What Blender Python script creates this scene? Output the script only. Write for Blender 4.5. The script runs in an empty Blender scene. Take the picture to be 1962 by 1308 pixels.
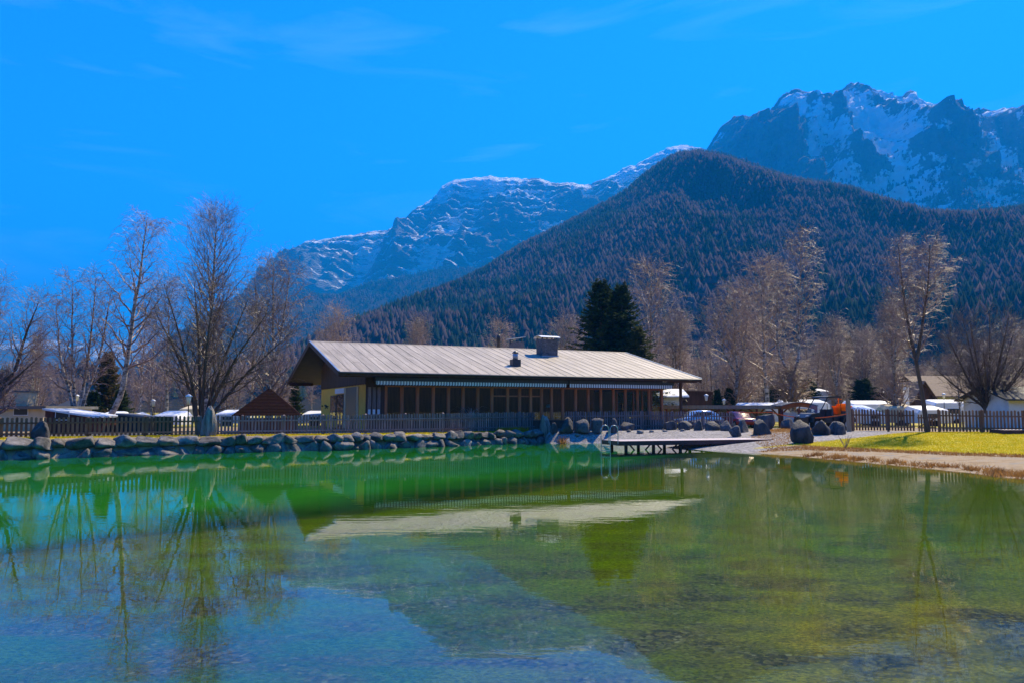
import bpy, math, random
import numpy as np
from mathutils import Vector, Matrix
R = math.radians
SC = bpy.context.scene
COL = SC.collection
random.seed(7)

# ---------------------------------------------------------------- camera
F, CX, CY, HZ, EYE = 1500.0, 981.0, 654.0, 785.0, 2.3      # focal length and horizon in photo pixels, eye above the water
PITCH = math.atan((HZ - CY) / F)
cam_d = bpy.data.cameras.new('camera')
cam = bpy.data.objects.new('camera', cam_d); COL.objects.link(cam)
cam.location = (0, 0, EYE)
cam.rotation_euler = (R(90) + PITCH, 0, 0)
cam_d.sensor_fit = 'HORIZONTAL'; cam_d.sensor_width = 36.0
cam_d.lens = 36.0 * F / 1962.0
cam_d.clip_start = 0.1; cam_d.clip_end = 40000
SC.camera = cam

# ---------------------------------------------------------------- sky and sun
SUN_AZ, SUN_EL = R(38), R(48)
w = bpy.data.worlds.new('World'); SC.world = w; w.use_nodes = True
nt = w.node_tree; nt.nodes.clear()
sky = nt.nodes.new('ShaderNodeTexSky'); sky.sky_type = 'NISHITA'; sky.sun_disc = False
sky.sun_elevation = SUN_EL; sky.sun_rotation = SUN_AZ
sky.altitude = 800; sky.air_density = 1.0; sky.dust_density = 0.25; sky.ozone_density = 2.2
hs = nt.nodes.new('ShaderNodeHueSaturation'); hs.inputs['Saturation'].default_value = 1.15; hs.inputs['Hue'].default_value = 0.497
hs.inputs['Value'].default_value = 1.0
tc = nt.nodes.new('ShaderNodeTexCoord')
mp = nt.nodes.new('ShaderNodeMapping'); mp.inputs['Scale'].default_value = (3.0, 3.0, 16.0); mp.inputs['Rotation'].default_value = (0.2, 0.25, 0.5)
nz = nt.nodes.new('ShaderNodeTexNoise'); nz.inputs['Scale'].default_value = 1.3; nz.inputs['Detail'].default_value = 7; nz.inputs['Distortion'].default_value = 0.6
rp = nt.nodes.new('ShaderNodeMapRange'); rp.inputs['From Min'].default_value = 0.55; rp.inputs['From Max'].default_value = 0.85; rp.inputs['To Max'].default_value = 0.10
mx = nt.nodes.new('ShaderNodeMixRGB'); mx.inputs['Color2'].default_value = (6.0, 8.5, 10.0, 1)
bg = nt.nodes.new('ShaderNodeBackground'); bg.inputs['Strength'].default_value = 0.105
wo = nt.nodes.new('ShaderNodeOutputWorld')
L = nt.links.new
tn = nt.nodes.new('ShaderNodeMixRGB'); tn.blend_type = 'MULTIPLY'; tn.inputs['Fac'].default_value = 1.0; tn.inputs['Color2'].default_value = (0.05, 0.70, 1.62, 1)   # the photograph's deep cyan-blue
L(sky.outputs[0], hs.inputs['Color']); L(hs.outputs[0], tn.inputs['Color1']); L(tn.outputs[0], mx.inputs['Color1'])
L(tc.outputs['Generated'], mp.inputs['Vector']); L(mp.outputs[0], nz.inputs['Vector']); L(nz.outputs['Fac'], rp.inputs['Value'])
L(rp.outputs[0], mx.inputs['Fac']); L(mx.outputs[0], bg.inputs['Color']); L(bg.outputs[0], wo.inputs['Surface'])

SUNV = Vector((math.sin(SUN_AZ) * math.cos(SUN_EL), math.cos(SUN_AZ) * math.cos(SUN_EL), math.sin(SUN_EL)))
sl = bpy.data.lights.new('sun', 'SUN'); sl.energy = 5.0; sl.angle = R(0.53); sl.color = (1.0, 0.85, 0.55)
so = bpy.data.objects.new('sun', sl); COL.objects.link(so)
so.rotation_euler = SUNV.to_track_quat('Z', 'Y').to_euler(); so.location = (60, 100, 120)

vs = SC.view_settings
vs.view_transform = 'Standard'; vs.look = 'None'; vs.gamma = 1.0; vs.exposure = 1.27; vs.use_curve_mapping = False
cy = SC.cycles
cy.use_denoising = True
try: cy.denoiser = 'OPENIMAGEDENOISE'; cy.denoising_prefilter = 'ACCURATE'
except Exception: pass
cy.max_bounces = 7; cy.diffuse_bounces = 2; cy.glossy_bounces = 3; cy.transmission_bounces = 4; cy.transparent_max_bounces = 14; cy.volume_bounces = 0
cy.sample_clamp_indirect = 4.0; cy.sample_clamp_direct = 30.0
cy.caustics_reflective = False; cy.caustics_refractive = False

# ---------------------------------------------------------------- layout helpers
def at(x, y, D):
    """world point that lies D metres ahead and is seen at photo position (x, y)"""
    u = (x - CX) / F; v = (CY - y) / F
    dy = math.cos(PITCH) - v * math.sin(PITCH); dz = math.sin(PITCH) + v * math.cos(PITCH)
    k = D / dy
    return Vector((u * k, D, EYE + dz * k))
def ray(x, y):
    p = at(x, y, 1.0) - Vector((0, 0, EYE)); return p
def G(x, y, z=0.0):
    d = ray(x, y); k = (z - EYE) / d.z
    return Vector((d.x * k, d.y * k, z))

# ---------------------------------------------------------------- noise
def _hash(i, j, k, s):
    h = (i.astype(np.int64) * 374761393 + j.astype(np.int64) * 668265263 + k.astype(np.int64) * 1274126177 + s * 974634777) & 0xffffffff
    h = ((h ^ (h >> 13)) * 1274126177) & 0xffffffff
    h = h ^ (h >> 16)
    return (h & 0xffffff) / float(0xffffff)
def vnoise(x, y, z, s=0):
    x, y, z = np.broadcast_arrays(np.asarray(x, float), np.asarray(y, float), np.asarray(z, float))
    i, j, k = np.floor(x), np.floor(y), np.floor(z)
    u, v, t = x - i, y - j, z - k
    u = u*u*u*(u*(u*6-15)+10); v = v*v*v*(v*(v*6-15)+10); t = t*t*t*(t*(t*6-15)+10)
    r = 0
    for a in (0, 1):
        for b in (0, 1):
            for c in (0, 1):
                r = r + _hash(i+a, j+b, k+c, s) * (u if a else 1-u) * (v if b else 1-v) * (t if c else 1-t)
    return r
def fbm(x, y, z, o=5, s=0, g=0.5):
    r, a, n, f = 0, 1.0, 0.0, 1.0
    for q in range(o):
        r = r + a * vnoise(np.asarray(x)*f, np.asarray(y)*f, np.asarray(z)*f, s + q); n += a; a *= g; f *= 2.03
    return r / n
def ridged(x, y, z, o=5, s=0, g=0.5):
    r, a, n, f = 0, 1.0, 0.0, 1.0
    for q in range(o):
        r = r + a * (1 - np.abs(2 * vnoise(np.asarray(x)*f, np.asarray(y)*f, np.asarray(z)*f, s + q) - 1)); n += a; a *= g; f *= 2.03
    return r / n
def sstep(a, b, x):
    t = np.clip((np.asarray(x, float) - a) / (b - a), 0, 1); return t * t * (3 - 2 * t)

# ---------------------------------------------------------------- materials
def new_mat(name):
    m = bpy.data.materials.new(name); m.use_nodes = True
    return m, m.node_tree, m.node_tree.nodes['Principled BSDF']
def N(t, kind, **kw):
    n = t.nodes.new(kind)
    for k, v in kw.items():
        if k in n.inputs: n.inputs[k].default_value = v
        else: setattr(n, k, v)
    return n
def ramp(t, stops):
    n = t.nodes.new('ShaderNodeValToRGB'); e = n.color_ramp.elements
    while len(e) < len(stops): e.new(0.5)
    for q, (p, c) in enumerate(stops):
        e[q].position = p; e[q].color = (*c, 1) if len(c) == 3 else c
    return n
def mat(name, c1, c2=None, scale=4.0, rough=0.8, bump=0.3, stretch=(1, 1, 1), detail=6, metal=0.0, spec=0.3, rnd=0.25, lo=0.35, hi=0.65, dist=0.03, fine=None):
    """two-tone noise material with relief, object coordinates and a per-object tint"""
    m, t, b = new_mat(name)
    c2 = c2 or tuple(x * 0.7 for x in c1)
    tc = N(t, 'ShaderNodeTexCoord'); mp = N(t, 'ShaderNodeMapping', Scale=stretch)
    oi = N(t, 'ShaderNodeObjectInfo')
    ad = N(t, 'ShaderNodeVectorMath', operation='ADD')
    t.links.new(tc.outputs['Object'], ad.inputs[0]); 
    ml = N(t, 'ShaderNodeMath', operation='MULTIPLY'); ml.inputs[1].default_value = 37.0
    t.links.new(oi.outputs['Random'], ml.inputs[0]); t.links.new(ml.outputs[0], ad.inputs[1])
    t.links.new(ad.outputs[0], mp.inputs['Vector'])
    nz = N(t, 'ShaderNodeTexNoise', Scale=scale, Detail=detail, Roughness=0.62)
    t.links.new(mp.outputs[0], nz.inputs['Vector'])
    r = ramp(t, [(lo, c1), (hi, c2)]); t.links.new(nz.outputs['Fac'], r.inputs['Fac'])
    out = r.outputs[0]
    if rnd:
        mr = N(t, 'ShaderNodeMapRange'); mr.inputs['To Min'].default_value = 1 - rnd; mr.inputs['To Max'].default_value = 1 + rnd
        t.links.new(oi.outputs['Random'], mr.inputs['Value'])
        mm = N(t, 'ShaderNodeMixRGB', blend_type='MULTIPLY'); mm.inputs['Fac'].default_value = 1
        t.links.new(out, mm.inputs['Color1']); t.links.new(mr.outputs[0], mm.inputs['Color2']); out = mm.outputs[0]
    t.links.new(out, b.inputs['Base Color'])
    b.inputs['Roughness'].default_value = rough; b.inputs['Metallic'].default_value = metal
    b.inputs['Specular IOR Level'].default_value = spec
    if bump:
        bp = N(t, 'ShaderNodeBump', Strength=bump, Distance=dist)
        n2 = N(t, 'ShaderNodeTexNoise', Scale=fine or scale * 3, Detail=5, Roughness=0.6); t.links.new(mp.outputs[0], n2.inputs['Vector'])
        t.links.new(n2.outputs['Fac'], bp.inputs['Height']); t.links.new(bp.outputs[0], b.inputs['Normal'])
    return m
M = {}
M['stone'] = mat('stone', (0.21, 0.19, 0.175), (0.05, 0.046, 0.045), 1.6, 0.85, 0.7, rnd=0.3, dist=0.06)
M['boulder'] = mat('boulder', (0.11, 0.10, 0.10), (0.035, 0.034, 0.036), 1.8, 0.8, 0.8, rnd=0.25, dist=0.08)
M['pale_stone'] = mat('pale_stone', (0.40, 0.35, 0.30), (0.10, 0.085, 0.075), 3.0, 0.85, 0.9, stretch=(1, 1, 0.5), dist=0.1)
M['fence'] = mat('weathered_fence_wood', (0.30, 0.21, 0.19), (0.15, 0.10, 0.09), 5, 0.85, 0.5, stretch=(3, 3, 0.3), rnd=0.35)
M['fence_warm'] = mat('brown_fence_wood', (0.30, 0.16, 0.085), (0.15, 0.075, 0.04), 5, 0.85, 0.5, stretch=(3, 3, 0.3), rnd=0.35)
M['dark_wood'] = mat('dark_wood', (0.10, 0.046, 0.03), (0.05, 0.024, 0.017), 3, 0.7, 0.4, stretch=(1, 1, 0.25), rnd=0.2)
M['frame_wood'] = mat('window_frame_wood', (0.50, 0.165, 0.065), (0.36, 0.115, 0.045), 3, 0.55, 0.3, stretch=(2, 2, 0.3), rnd=0.2)
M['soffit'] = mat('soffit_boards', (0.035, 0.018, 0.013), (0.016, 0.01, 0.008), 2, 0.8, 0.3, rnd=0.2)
M['yellow_wall'] = mat('yellow_render', (0.88, 0.52, 0.09), (0.80, 0.46, 0.08), 2, 0.9, 0.2, rnd=0)
M['white_wall'] = mat('white_render', (0.72, 0.72, 0.70), (0.58, 0.58, 0.56), 1.5, 0.9, 0.2, rnd=0.05)
M['cream_wall'] = mat('cream_render', (0.62, 0.52, 0.34), (0.52, 0.43, 0.28), 1.5, 0.9, 0.2, rnd=0.05)
M['red_wood'] = mat('red_brown_wood', (0.17, 0.045, 0.022), (0.08, 0.022, 0.013), 3, 0.75, 0.4, stretch=(3, 3, 0.3), rnd=0.15)
M['orange_wood'] = mat('orange_brown_wood', (0.34, 0.12, 0.035), (0.2, 0.065, 0.02), 3, 0.6, 0.3, stretch=(2, 2, 0.5), rnd=0.15)
M['tile_red'] = mat('dark_red_roof', (0.022, 0.006, 0.005), (0.012, 0.004, 0.004), 3, 0.9, 0.5, spec=0.05, rnd=0.1)
M['tile_brown'] = mat('brown_roof_tiles', (0.17, 0.105, 0.075), (0.10, 0.06, 0.045), 4, 0.8, 0.6, rnd=0.1)
M['black_roof'] = mat('black_roof', (0.03, 0.03, 0.032), (0.018, 0.018, 0.02), 3, 0.7, 0.4, rnd=0.1)
M['grey_roof'] = mat('grey_felt_roof', (0.16, 0.155, 0.15), (0.10, 0.1, 0.1), 2, 0.85, 0.4, rnd=0.1)
M['white_metal'] = mat('white_sheet_metal', (0.78, 0.78, 0.77), (0.66, 0.67, 0.68), 1.2, 0.45, 0.1, spec=0.5, rnd=0.08)
M['tarp_blue'] = mat('blue_tarpaulin', (0.22, 0.36, 0.6), (0.17, 0.28, 0.5), 2, 0.5, 0.4, rnd=0)
M['steel'] = mat('stainless_steel', (0.5, 0.5, 0.5), (0.42, 0.42, 0.43), 3, 0.3, 0.0, metal=0.5, spec=0.8, rnd=0)
M['dark_metal'] = mat('dark_metal', (0.03, 0.032, 0.04), (0.02, 0.02, 0.025), 4, 0.45, 0.2, spec=0.5, rnd=0.1)
M['flash_metal'] = mat('zinc_flashing', (0.30, 0.36, 0.45), (0.22, 0.27, 0.35), 3, 0.4, 0.2, metal=0.6, rnd=0)
M['black_plastic'] = mat('black_plastic', (0.014, 0.014, 0.016), (0.009, 0.009, 0.01), 4, 0.4, 0.1, spec=0.5, rnd=0)
M['orange_plastic'] = mat('orange_plastic', (0.95, 0.26, 0.01), (0.85, 0.2, 0.008), 4, 0.45, 0.1, rnd=0)
M['lamp_white'] = mat('frosted_lantern_glass', (0.75, 0.75, 0.7), (0.65, 0.65, 0.62), 3, 0.3, 0.0, rnd=0)
M['paper'] = mat('printed_paper', (0.8, 0.8, 0.8), (0.62, 0.66, 0.72), 9, 0.7, 0.0, rnd=0.05)
M['deck'] = mat('grey_red_deck_boards', (0.66, 0.54, 0.50), (0.54, 0.43, 0.40), 3, 0.42, 0.4, stretch=(0.4, 4, 1), spec=0.6, rnd=0.15)
M['deck_side'] = mat('dark_red_beam', (0.11, 0.045, 0.04), (0.06, 0.026, 0.024), 3, 0.6, 0.3, rnd=0.1)
M['hedge'] = mat('hedge_leaves', (0.03, 0.06, 0.015), (0.015, 0.03, 0.01), 6, 0.8, 0.5, rnd=0.2)
M['brick'] = mat('grey_chimney_brick', (0.17, 0.155, 0.15), (0.10, 0.095, 0.10), 6, 0.9, 0.5, rnd=0.3)
M['rubber'] = mat('rubber', (0.02, 0.02, 0.02), (0.012, 0.012, 0.012), 8, 0.9, 0.3, rnd=0)
M['red_paint'] = mat('red_car_paint', (0.4, 0.02, 0.015), (0.36, 0.018, 0.014), 2, 0.25, 0.0, spec=0.6, rnd=0)
M['silver_paint'] = mat('silver_car_paint', (0.6, 0.61, 0.62), (0.55, 0.56, 0.57), 2, 0.12, 0.0, metal=0.7, spec=0.8, rnd=0)
M['floor'] = mat('tiled_floor', (0.32, 0.2, 0.12), (0.24, 0.15, 0.09), 2, 0.5, 0.1, rnd=0)
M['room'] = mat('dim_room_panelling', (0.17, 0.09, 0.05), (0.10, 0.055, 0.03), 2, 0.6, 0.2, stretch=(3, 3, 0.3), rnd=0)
M['chair_wood'] = mat('pale_chair_wood', (0.42, 0.22, 0.09), (0.32, 0.16, 0.065), 4, 0.5, 0.2, rnd=0.15)
M['teal'] = mat('teal_lamp_shade', (0.06, 0.3, 0.36), (0.05, 0.24, 0.3), 4, 0.5, 0.1, rnd=0)
M['rope'] = mat('orange_barrier_tape', (0.9, 0.16, 0.03), (0.8, 0.12, 0.02), 4, 0.5, 0.1, rnd=0)
M['post_wood'] = mat('pale_post_wood', (0.42, 0.31, 0.2), (0.3, 0.2, 0.12), 3, 0.8, 0.4, stretch=(3, 3, 0.4), rnd=0.1)

def schlick(t, f0, ex, normal=None):
    """two-sided reflectance of a clear surface"""
    lw = N(t, 'ShaderNodeLayerWeight', Blend=0.5)
    if normal is not None: t.links.new(normal, lw.inputs['Normal'])
    pw = N(t, 'ShaderNodeMath', operation='POWER'); pw.inputs[1].default_value = ex; t.links.new(lw.outputs['Facing'], pw.inputs[0])
    ma = N(t, 'ShaderNodeMath', operation='MULTIPLY_ADD'); ma.inputs[1].default_value = 1 - f0; ma.inputs[2].default_value = f0; t.links.new(pw.outputs[0], ma.inputs[0])
    return ma
def glassy(name, tint=(0.8, 0.85, 0.85), rough=0.02, ior=1.5):
    m, t, b = new_mat(name); t.nodes.remove(b); o = t.nodes['Material Output']
    fr = schlick(t, 0.04, 5.0); tr = N(t, 'ShaderNodeBsdfTransparent', Color=(*tint, 1)); gl = N(t, 'ShaderNodeBsdfGlossy', Roughness=rough)
    mxs = N(t, 'ShaderNodeMixShader'); t.links.new(fr.outputs[0], mxs.inputs[0]); t.links.new(tr.outputs[0], mxs.inputs[1]); t.links.new(gl.outputs[0], mxs.inputs[2])
    t.links.new(mxs.outputs[0], o.inputs['Surface']); return m
M['glass'] = glassy('window_glass', (0.88, 0.9, 0.9))
M['screen'] = glassy('vehicle_windscreen', (0.75, 0.78, 0.8), 0.08)

# roof: weathered fibre-cement / sheet, pale warm grey with streaks down the slope
def roof_mat():
    m, t, b = new_mat('pale_weathered_roofing')
    tc = N(t, 'ShaderNodeTexCoord'); mp = N(t, 'ShaderNodeMapping', Scale=(2.2, 0.16, 0.16)); t.links.new(tc.outputs['Object'], mp.inputs['Vector'])
    a = N(t, 'ShaderNodeTexNoise', Scale=1.6, Detail=6, Roughness=0.65); t.links.new(mp.outputs[0], a.inputs['Vector'])
    r = ramp(t, [(0.32, (0.20, 0.165, 0.125)), (0.52, (0.33, 0.275, 0.215)), (0.75, (0.47, 0.40, 0.32))]); t.links.new(a.outputs['Fac'], r.inputs['Fac'])
    oi = N(t, 'ShaderNodeObjectInfo'); mr = N(t, 'ShaderNodeMapRange'); mr.inputs['To Min'].default_value = 0.86; mr.inputs['To Max'].default_value = 1.1
    t.links.new(oi.outputs['Random'], mr.inputs['Value'])
    mm = N(t, 'ShaderNodeMixRGB', blend_type='MULTIPLY'); mm.inputs['Fac'].default_value = 1; t.links.new(r.outputs[0], mm.inputs['Color1']); t.links.new(mr.outputs[0], mm.inputs['Color2'])
    t.links.new(mm.outputs[0], b.inputs['Base Color']); b.inputs['Roughness'].default_value = 0.62
    return m
M['roof'] = roof_mat()

def bark_birch():
    m, t, b = new_mat('birch_bark')
    tc = N(t, 'ShaderNodeTexCoord'); mp = N(t, 'ShaderNodeMapping', Scale=(2.2, 2.2, 4.5)); t.links.new(tc.outputs['Object'], mp.inputs['Vector'])
    n = N(t, 'ShaderNodeTexNoise', Scale=1.1, Detail=5, Roughness=0.7); t.links.new(mp.outputs[0], n.inputs['Vector'])
    r = ramp(t, [(0.40, (0.035, 0.028, 0.025)), (0.50, (0.28, 0.25, 0.22)), (0.62, (0.52, 0.49, 0.45))]); t.links.new(n.outputs['Fac'], r.inputs['Fac'])
    t.links.new(r.outputs[0], b.inputs['Base Color']); b.inputs['Roughness'].default_value = 0.8
    return m
M['birch'] = bark_birch()
M['bark'] = mat('brown_bark', (0.14, 0.095, 0.065), (0.06, 0.042, 0.032), 3, 0.9, 0.8, stretch=(3, 3, 0.6), rnd=0.15)
def twig(name, c, tr=0.25):
    m, t, b = new_mat(name)
    oi = N(t, 'ShaderNodeObjectInfo'); mr = N(t, 'ShaderNodeMapRange'); mr.inputs['To Min'].default_value = 0.8; mr.inputs['To Max'].default_value = 1.2
    t.links.new(oi.outputs['Random'], mr.inputs['Value'])
    mm = N(t, 'ShaderNodeMixRGB', blend_type='MULTIPLY'); mm.inputs['Fac'].default_value = 1; mm.inputs['Color1'].default_value = (*c, 1); t.links.new(mr.outputs[0], mm.inputs['Color2'])
    t.links.new(mm.outputs[0], b.inputs['Base Color']); b.inputs['Roughness'].default_value = 0.45; b.inputs['Specular IOR Level'].default_value = 0.6
    return m
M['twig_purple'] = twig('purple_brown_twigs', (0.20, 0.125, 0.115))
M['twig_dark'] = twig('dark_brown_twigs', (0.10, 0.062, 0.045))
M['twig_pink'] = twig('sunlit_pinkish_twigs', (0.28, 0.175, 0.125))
def leafy(name, c, c2, trans=0.35):
    m, t, b = new_mat(name); o = t.nodes['Material Output']
    g = N(t, 'ShaderNodeNewGeometry'); n = N(t, 'ShaderNodeTexNoise', Scale=1.3, Detail=4); t.links.new(g.outputs['Position'], n.inputs['Vector'])
    r = ramp(t, [(0.35, c), (0.65, c2)]); t.links.new(n.outputs['Fac'], r.inputs['Fac']); t.links.new(r.outputs[0], b.inputs['Base Color']); b.inputs['Roughness'].default_value = 0.9; b.inputs['Specular IOR Level'].default_value = 0.08
    ts = N(t, 'ShaderNodeBsdfTranslucent'); t.links.new(r.outputs[0], ts.inputs['Color'])
    ms = N(t, 'ShaderNodeMixShader', Fac=trans); t.links.new(b.outputs[0], ms.inputs[1]); t.links.new(ts.outputs[0], ms.inputs[2]); t.links.new(ms.outputs[0], o.inputs['Surface'])
    return m
M['needles'] = leafy('spruce_needles', (0.018, 0.04, 0.016), (0.05, 0.075, 0.025), 0.2)
M['needles_brown'] = leafy('thinning_conifer_needles', (0.12, 0.075, 0.03), (0.05, 0.06, 0.02), 0.3)
M['needles_olive'] = leafy('olive_conifer_needles', (0.09, 0.10, 0.03), (0.05, 0.065, 0.02), 0.3)
M['grass'] = leafy('spring_grass_blades', (0.42, 0.38, 0.004), (0.56, 0.42, 0.006), 0.5)
M['dry_grass'] = leafy('dry_grass_blades', (0.42, 0.22, 0.06), (0.22, 0.10, 0.03), 0.4)
M['orange_plastic'] = leafy('orange_plastic', (1.0, 0.34, 0.006), (1.0, 0.38, 0.008), 0.5)
M['gold_grass'] = leafy('golden_sedge_blades', (0.75, 0.42, 0.02), (0.55, 0.28, 0.015), 0.5)
M['agave'] = leafy('faded_purple_leaves', (0.62, 0.45, 0.38), (0.4, 0.24, 0.22), 0.3)

# ---------------------------------------------------------------- object helpers
def link(o, parent=None):
    COL.objects.link(o)
    if parent is not None: o.parent = parent
    return o
def tag(o, label=None, cat=None, group=None, kind=None):
    if label: o['label'] = label
    if cat: o['category'] = cat
    if group: o['group'] = group
    if kind: o['kind'] = kind
    return o
def empty(name, loc=(0, 0, 0), rz=0.0, label=None, cat=None, group=None):
    o = bpy.data.objects.new(name, None); o.empty_display_size = 0.3; COL.objects.link(o)
    o.location = loc; o.rotation_euler = (0, 0, rz)
    return tag(o, label, cat, group)
def mesh_np(name, V, Fa, mats=None, smooth=False, attrs=None, mi=None):
    """mesh from numpy arrays; Fa is (n,3) or (n,4) or a list of such arrays"""
    me = bpy.data.meshes.new(name)
    V = np.asarray(V, np.float32).reshape(-1, 3)
    FL = Fa if isinstance(Fa, list) else [Fa]
    FL = [np.asarray(f, np.int32) for f in FL if len(f)]
    loops = np.concatenate([f.ravel() for f in FL]); tot = np.concatenate([np.full(len(f), f.shape[1], np.int32) for f in FL])
    st = np.concatenate([[0], np.cumsum(tot)[:-1]]).astype(np.int32)
    me.vertices.add(len(V)); me.vertices.foreach_set('co', V.ravel())
    me.loops.add(len(loops)); me.loops.foreach_set('vertex_index', loops)
    me.polygons.add(len(tot)); me.polygons.foreach_set('loop_start', st); me.polygons.foreach_set('loop_total', tot)
    if mi is not None: me.polygons.foreach_set('material_index', np.asarray(mi, np.int32))
    if smooth: me.polygons.foreach_set('use_smooth', np.ones(len(tot), bool))
    me.update(calc_edges=True)
    for k, v in (attrs or {}).items():
        v = np.asarray(v, np.float32)
        if v.ndim == 1: a = me.attributes.new(k, 'FLOAT', 'POINT'); a.data.foreach_set('value', v)
        else:
            a = me.attributes.new(k, 'FLOAT_COLOR', 'POINT'); c = np.ones((len(v), 4), np.float32); c[:, :3] = v; a.data.foreach_set('color', c.ravel())
    for m in (mats if isinstance(mats, (list, tuple)) else [mats]):
        if m: me.materials.append(m)
    return me
def ob(name, me, parent=None, loc=None, rot=None, scale=None):
    o = bpy.data.objects.new(name, me); link(o, parent)
    if loc is not None: o.location = loc
    if rot is not None: o.rotation_euler = rot
    if scale is not None: o.scale = scale
    return o
class MB:
    """collects boxes, bars, tubes and polygons into one mesh"""
    def __init__(s): s.v = []; s.f = []; s.sm = []
    def add(s, vs, fs, smooth=False):
        n = len(s.v); s.v += [tuple(v) for v in vs]; s.f += [tuple(i + n for i in f) for f in fs]; s.sm += [smooth] * len(fs); return s
    def box(s, x0, x1, y0, y1, z0, z1):
        return s.add([(x0, y0, z0), (x1, y0, z0), (x1, y1, z0), (x0, y1, z0), (x0, y0, z1), (x1, y0, z1), (x1, y1, z1), (x0, y1, z1)],
                     [(3, 2, 1, 0), (4, 5, 6, 7), (0, 1, 5, 4), (1, 2, 6, 5), (2, 3, 7, 6), (3, 0, 4, 7)])
    def bar(s, a, b, wd, ht, up=(0, 0, 1)):
        a, b = Vector(a), Vector(b); d = (b - a).normalized(); u = Vector(up)
        if abs(d.dot(u)) > 0.99: u = Vector((1, 0, 0))
        r = d.cross(u).normalized() * (wd / 2); u = r.cross(d).normalized() * (ht / 2)
        return s.add([a - r - u, a + r - u, a + r + u, a - r + u, b - r - u, b + r - u, b + r + u, b - r + u],
                     [(0, 1, 2, 3), (7, 6, 5, 4), (4, 5, 1, 0), (5, 6, 2, 1), (6, 7, 3, 2), (7, 4, 0, 3)])
    def tube(s, pts, rad, n=8, cap=True):
        pts = [Vector(p) for p in pts]; rr = rad if isinstance(rad, (list, tuple)) else [rad] * len(pts)
        vs, fs = [], []
        for i, p in enumerate(pts):
            d = (pts[min(i + 1, len(pts) - 1)] - pts[max(i - 1, 0)]).normalized()
            u = Vector((0, 0, 1)) if abs(d.z) < 0.9 else Vector((1, 0, 0))
            r = d.cross(u).normalized(); q = r.cross(d).normalized()
            for k in range(n):
                a = 2 * math.pi * k / n; vs.append(p + (r * math.cos(a) + q * math.sin(a)) * rr[i])
        for i in range(len(pts) - 1):
            for k in range(n):
                fs.append((i * n + k, i * n + (k + 1) % n, (i + 1) * n + (k + 1) % n, (i + 1) * n + k))
        s.add(vs, fs, True)
        if cap:
            s.add(vs[:n], [tuple(range(n))[::-1]]); s.add(vs[-n:], [tuple(range(n))])
        return s
    def lathe(s, prof, n=16, c=(0, 0, 0)):
        vs, fs = [], []
        for r, z in prof:
            for k in range(n):
                a = 2 * math.pi * k / n; vs.append((c[0] + r * math.cos(a), c[1] + r * math.sin(a), c[2] + z))
        for i in range(len(prof) - 1):
            for k in range(n): fs.append((i * n + k, i * n + (k + 1) % n, (i + 1) * n + (k + 1) % n, (i + 1) * n + k))
        return s.add(vs, fs, True)
    def prism(s, poly, a, b, axis='y'):
        """polygon in the plane across `axis`, extruded from a to b"""
        def P(u, v, w): return {'y': (u, w, v), 'x': (w, u, v), 'z': (u, v, w)}[axis]
        n = len(poly); vs = [P(u, v, a) for u, v in poly] + [P(u, v, b) for u, v in poly]
        fs = [tuple(range(n)), tuple(range(2 * n - 1, n - 1, -1))] + [(i, i + n, (i + 1) % n + n, (i + 1) % n) for i in range(n)]
        return s.add(vs, fs)
    def mesh(s, name, m):
        me = bpy.data.meshes.new(name); me.from_pydata(s.v, [], s.f); me.polygons.foreach_set('use_smooth', s.sm)
        for q in (m if isinstance(m, (list, tuple)) else [m]): me.materials.append(q)
        import bmesh
        bm = bmesh.new(); bm.from_mesh(me); bmesh.ops.recalc_face_normals(bm, faces=bm.faces); bm.to_mesh(me); bm.free()
        me.update(); return me
    def build(s, name, m, parent=None, **kw): return ob(name, s.mesh(name, m), parent, **kw)
def grid_faces(nv, nu):
    i = np.arange(nv - 1)[:, None] * nu + np.arange(nu - 1)[None, :]
    return np.stack([i, i + 1, i + nu + 1, i + nu], -1).reshape(-1, 4)
# ================================================================= the setting: pond, banks, ground
def seg_dist(px, py, poly, closed=True):
    """distance to a polyline, for arrays of points"""
    n = len(poly); best = np.full(np.shape(px), 1e18)
    for i in range(n if closed else n - 1):
        ax, ay = poly[i][:2]; bx, by = poly[(i + 1) % n][:2]
        dx, dy = bx - ax, by - ay; l2 = dx * dx + dy * dy + 1e-12
        t = np.clip(((px - ax) * dx + (py - ay) * dy) / l2, 0, 1)
        best = np.minimum(best, (px - ax - t * dx) ** 2 + (py - ay - t * dy) ** 2)
    return np.sqrt(best)
def inside(px, py, poly):
    n = len(poly); r = np.zeros(np.shape(px), bool)
    for i in range(n):
        ax, ay = poly[i][:2]; bx, by = poly[(i + 1) % n][:2]
        c = ((ay > py) != (by > py))
        r ^= c & (px < (bx - ax) * (py - ay) / (by - ay + 1e-12) + ax)
    return r
WALL_PX = [(0, 879.5), (200, 873), (390, 867), (650, 860), (850, 853.5), (1042, 846)]
WALL = [Vector((-48, 16.5, 0)), Vector((-36, 26.4, 0))] + [G(*p) for p in WALL_PX]
SHORE = [G(*p) for p in [(1062, 848.5), (1150, 848), (1230, 853), (1300, 858), (1430, 866), (1490, 869), (1560, 876), (1700, 889), (1850, 904), (1962, 917)]]
POND = [tuple(p[:2]) for p in WALL + SHORE] + [(19.5, 15), (21, 5), (12, 1.4), (-20, 1.4), (-48, 6)]
nrm = (WALL[-1] - WALL[2]).normalized(); nrm = Vector((-nrm.y, nrm.x, 0))
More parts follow.
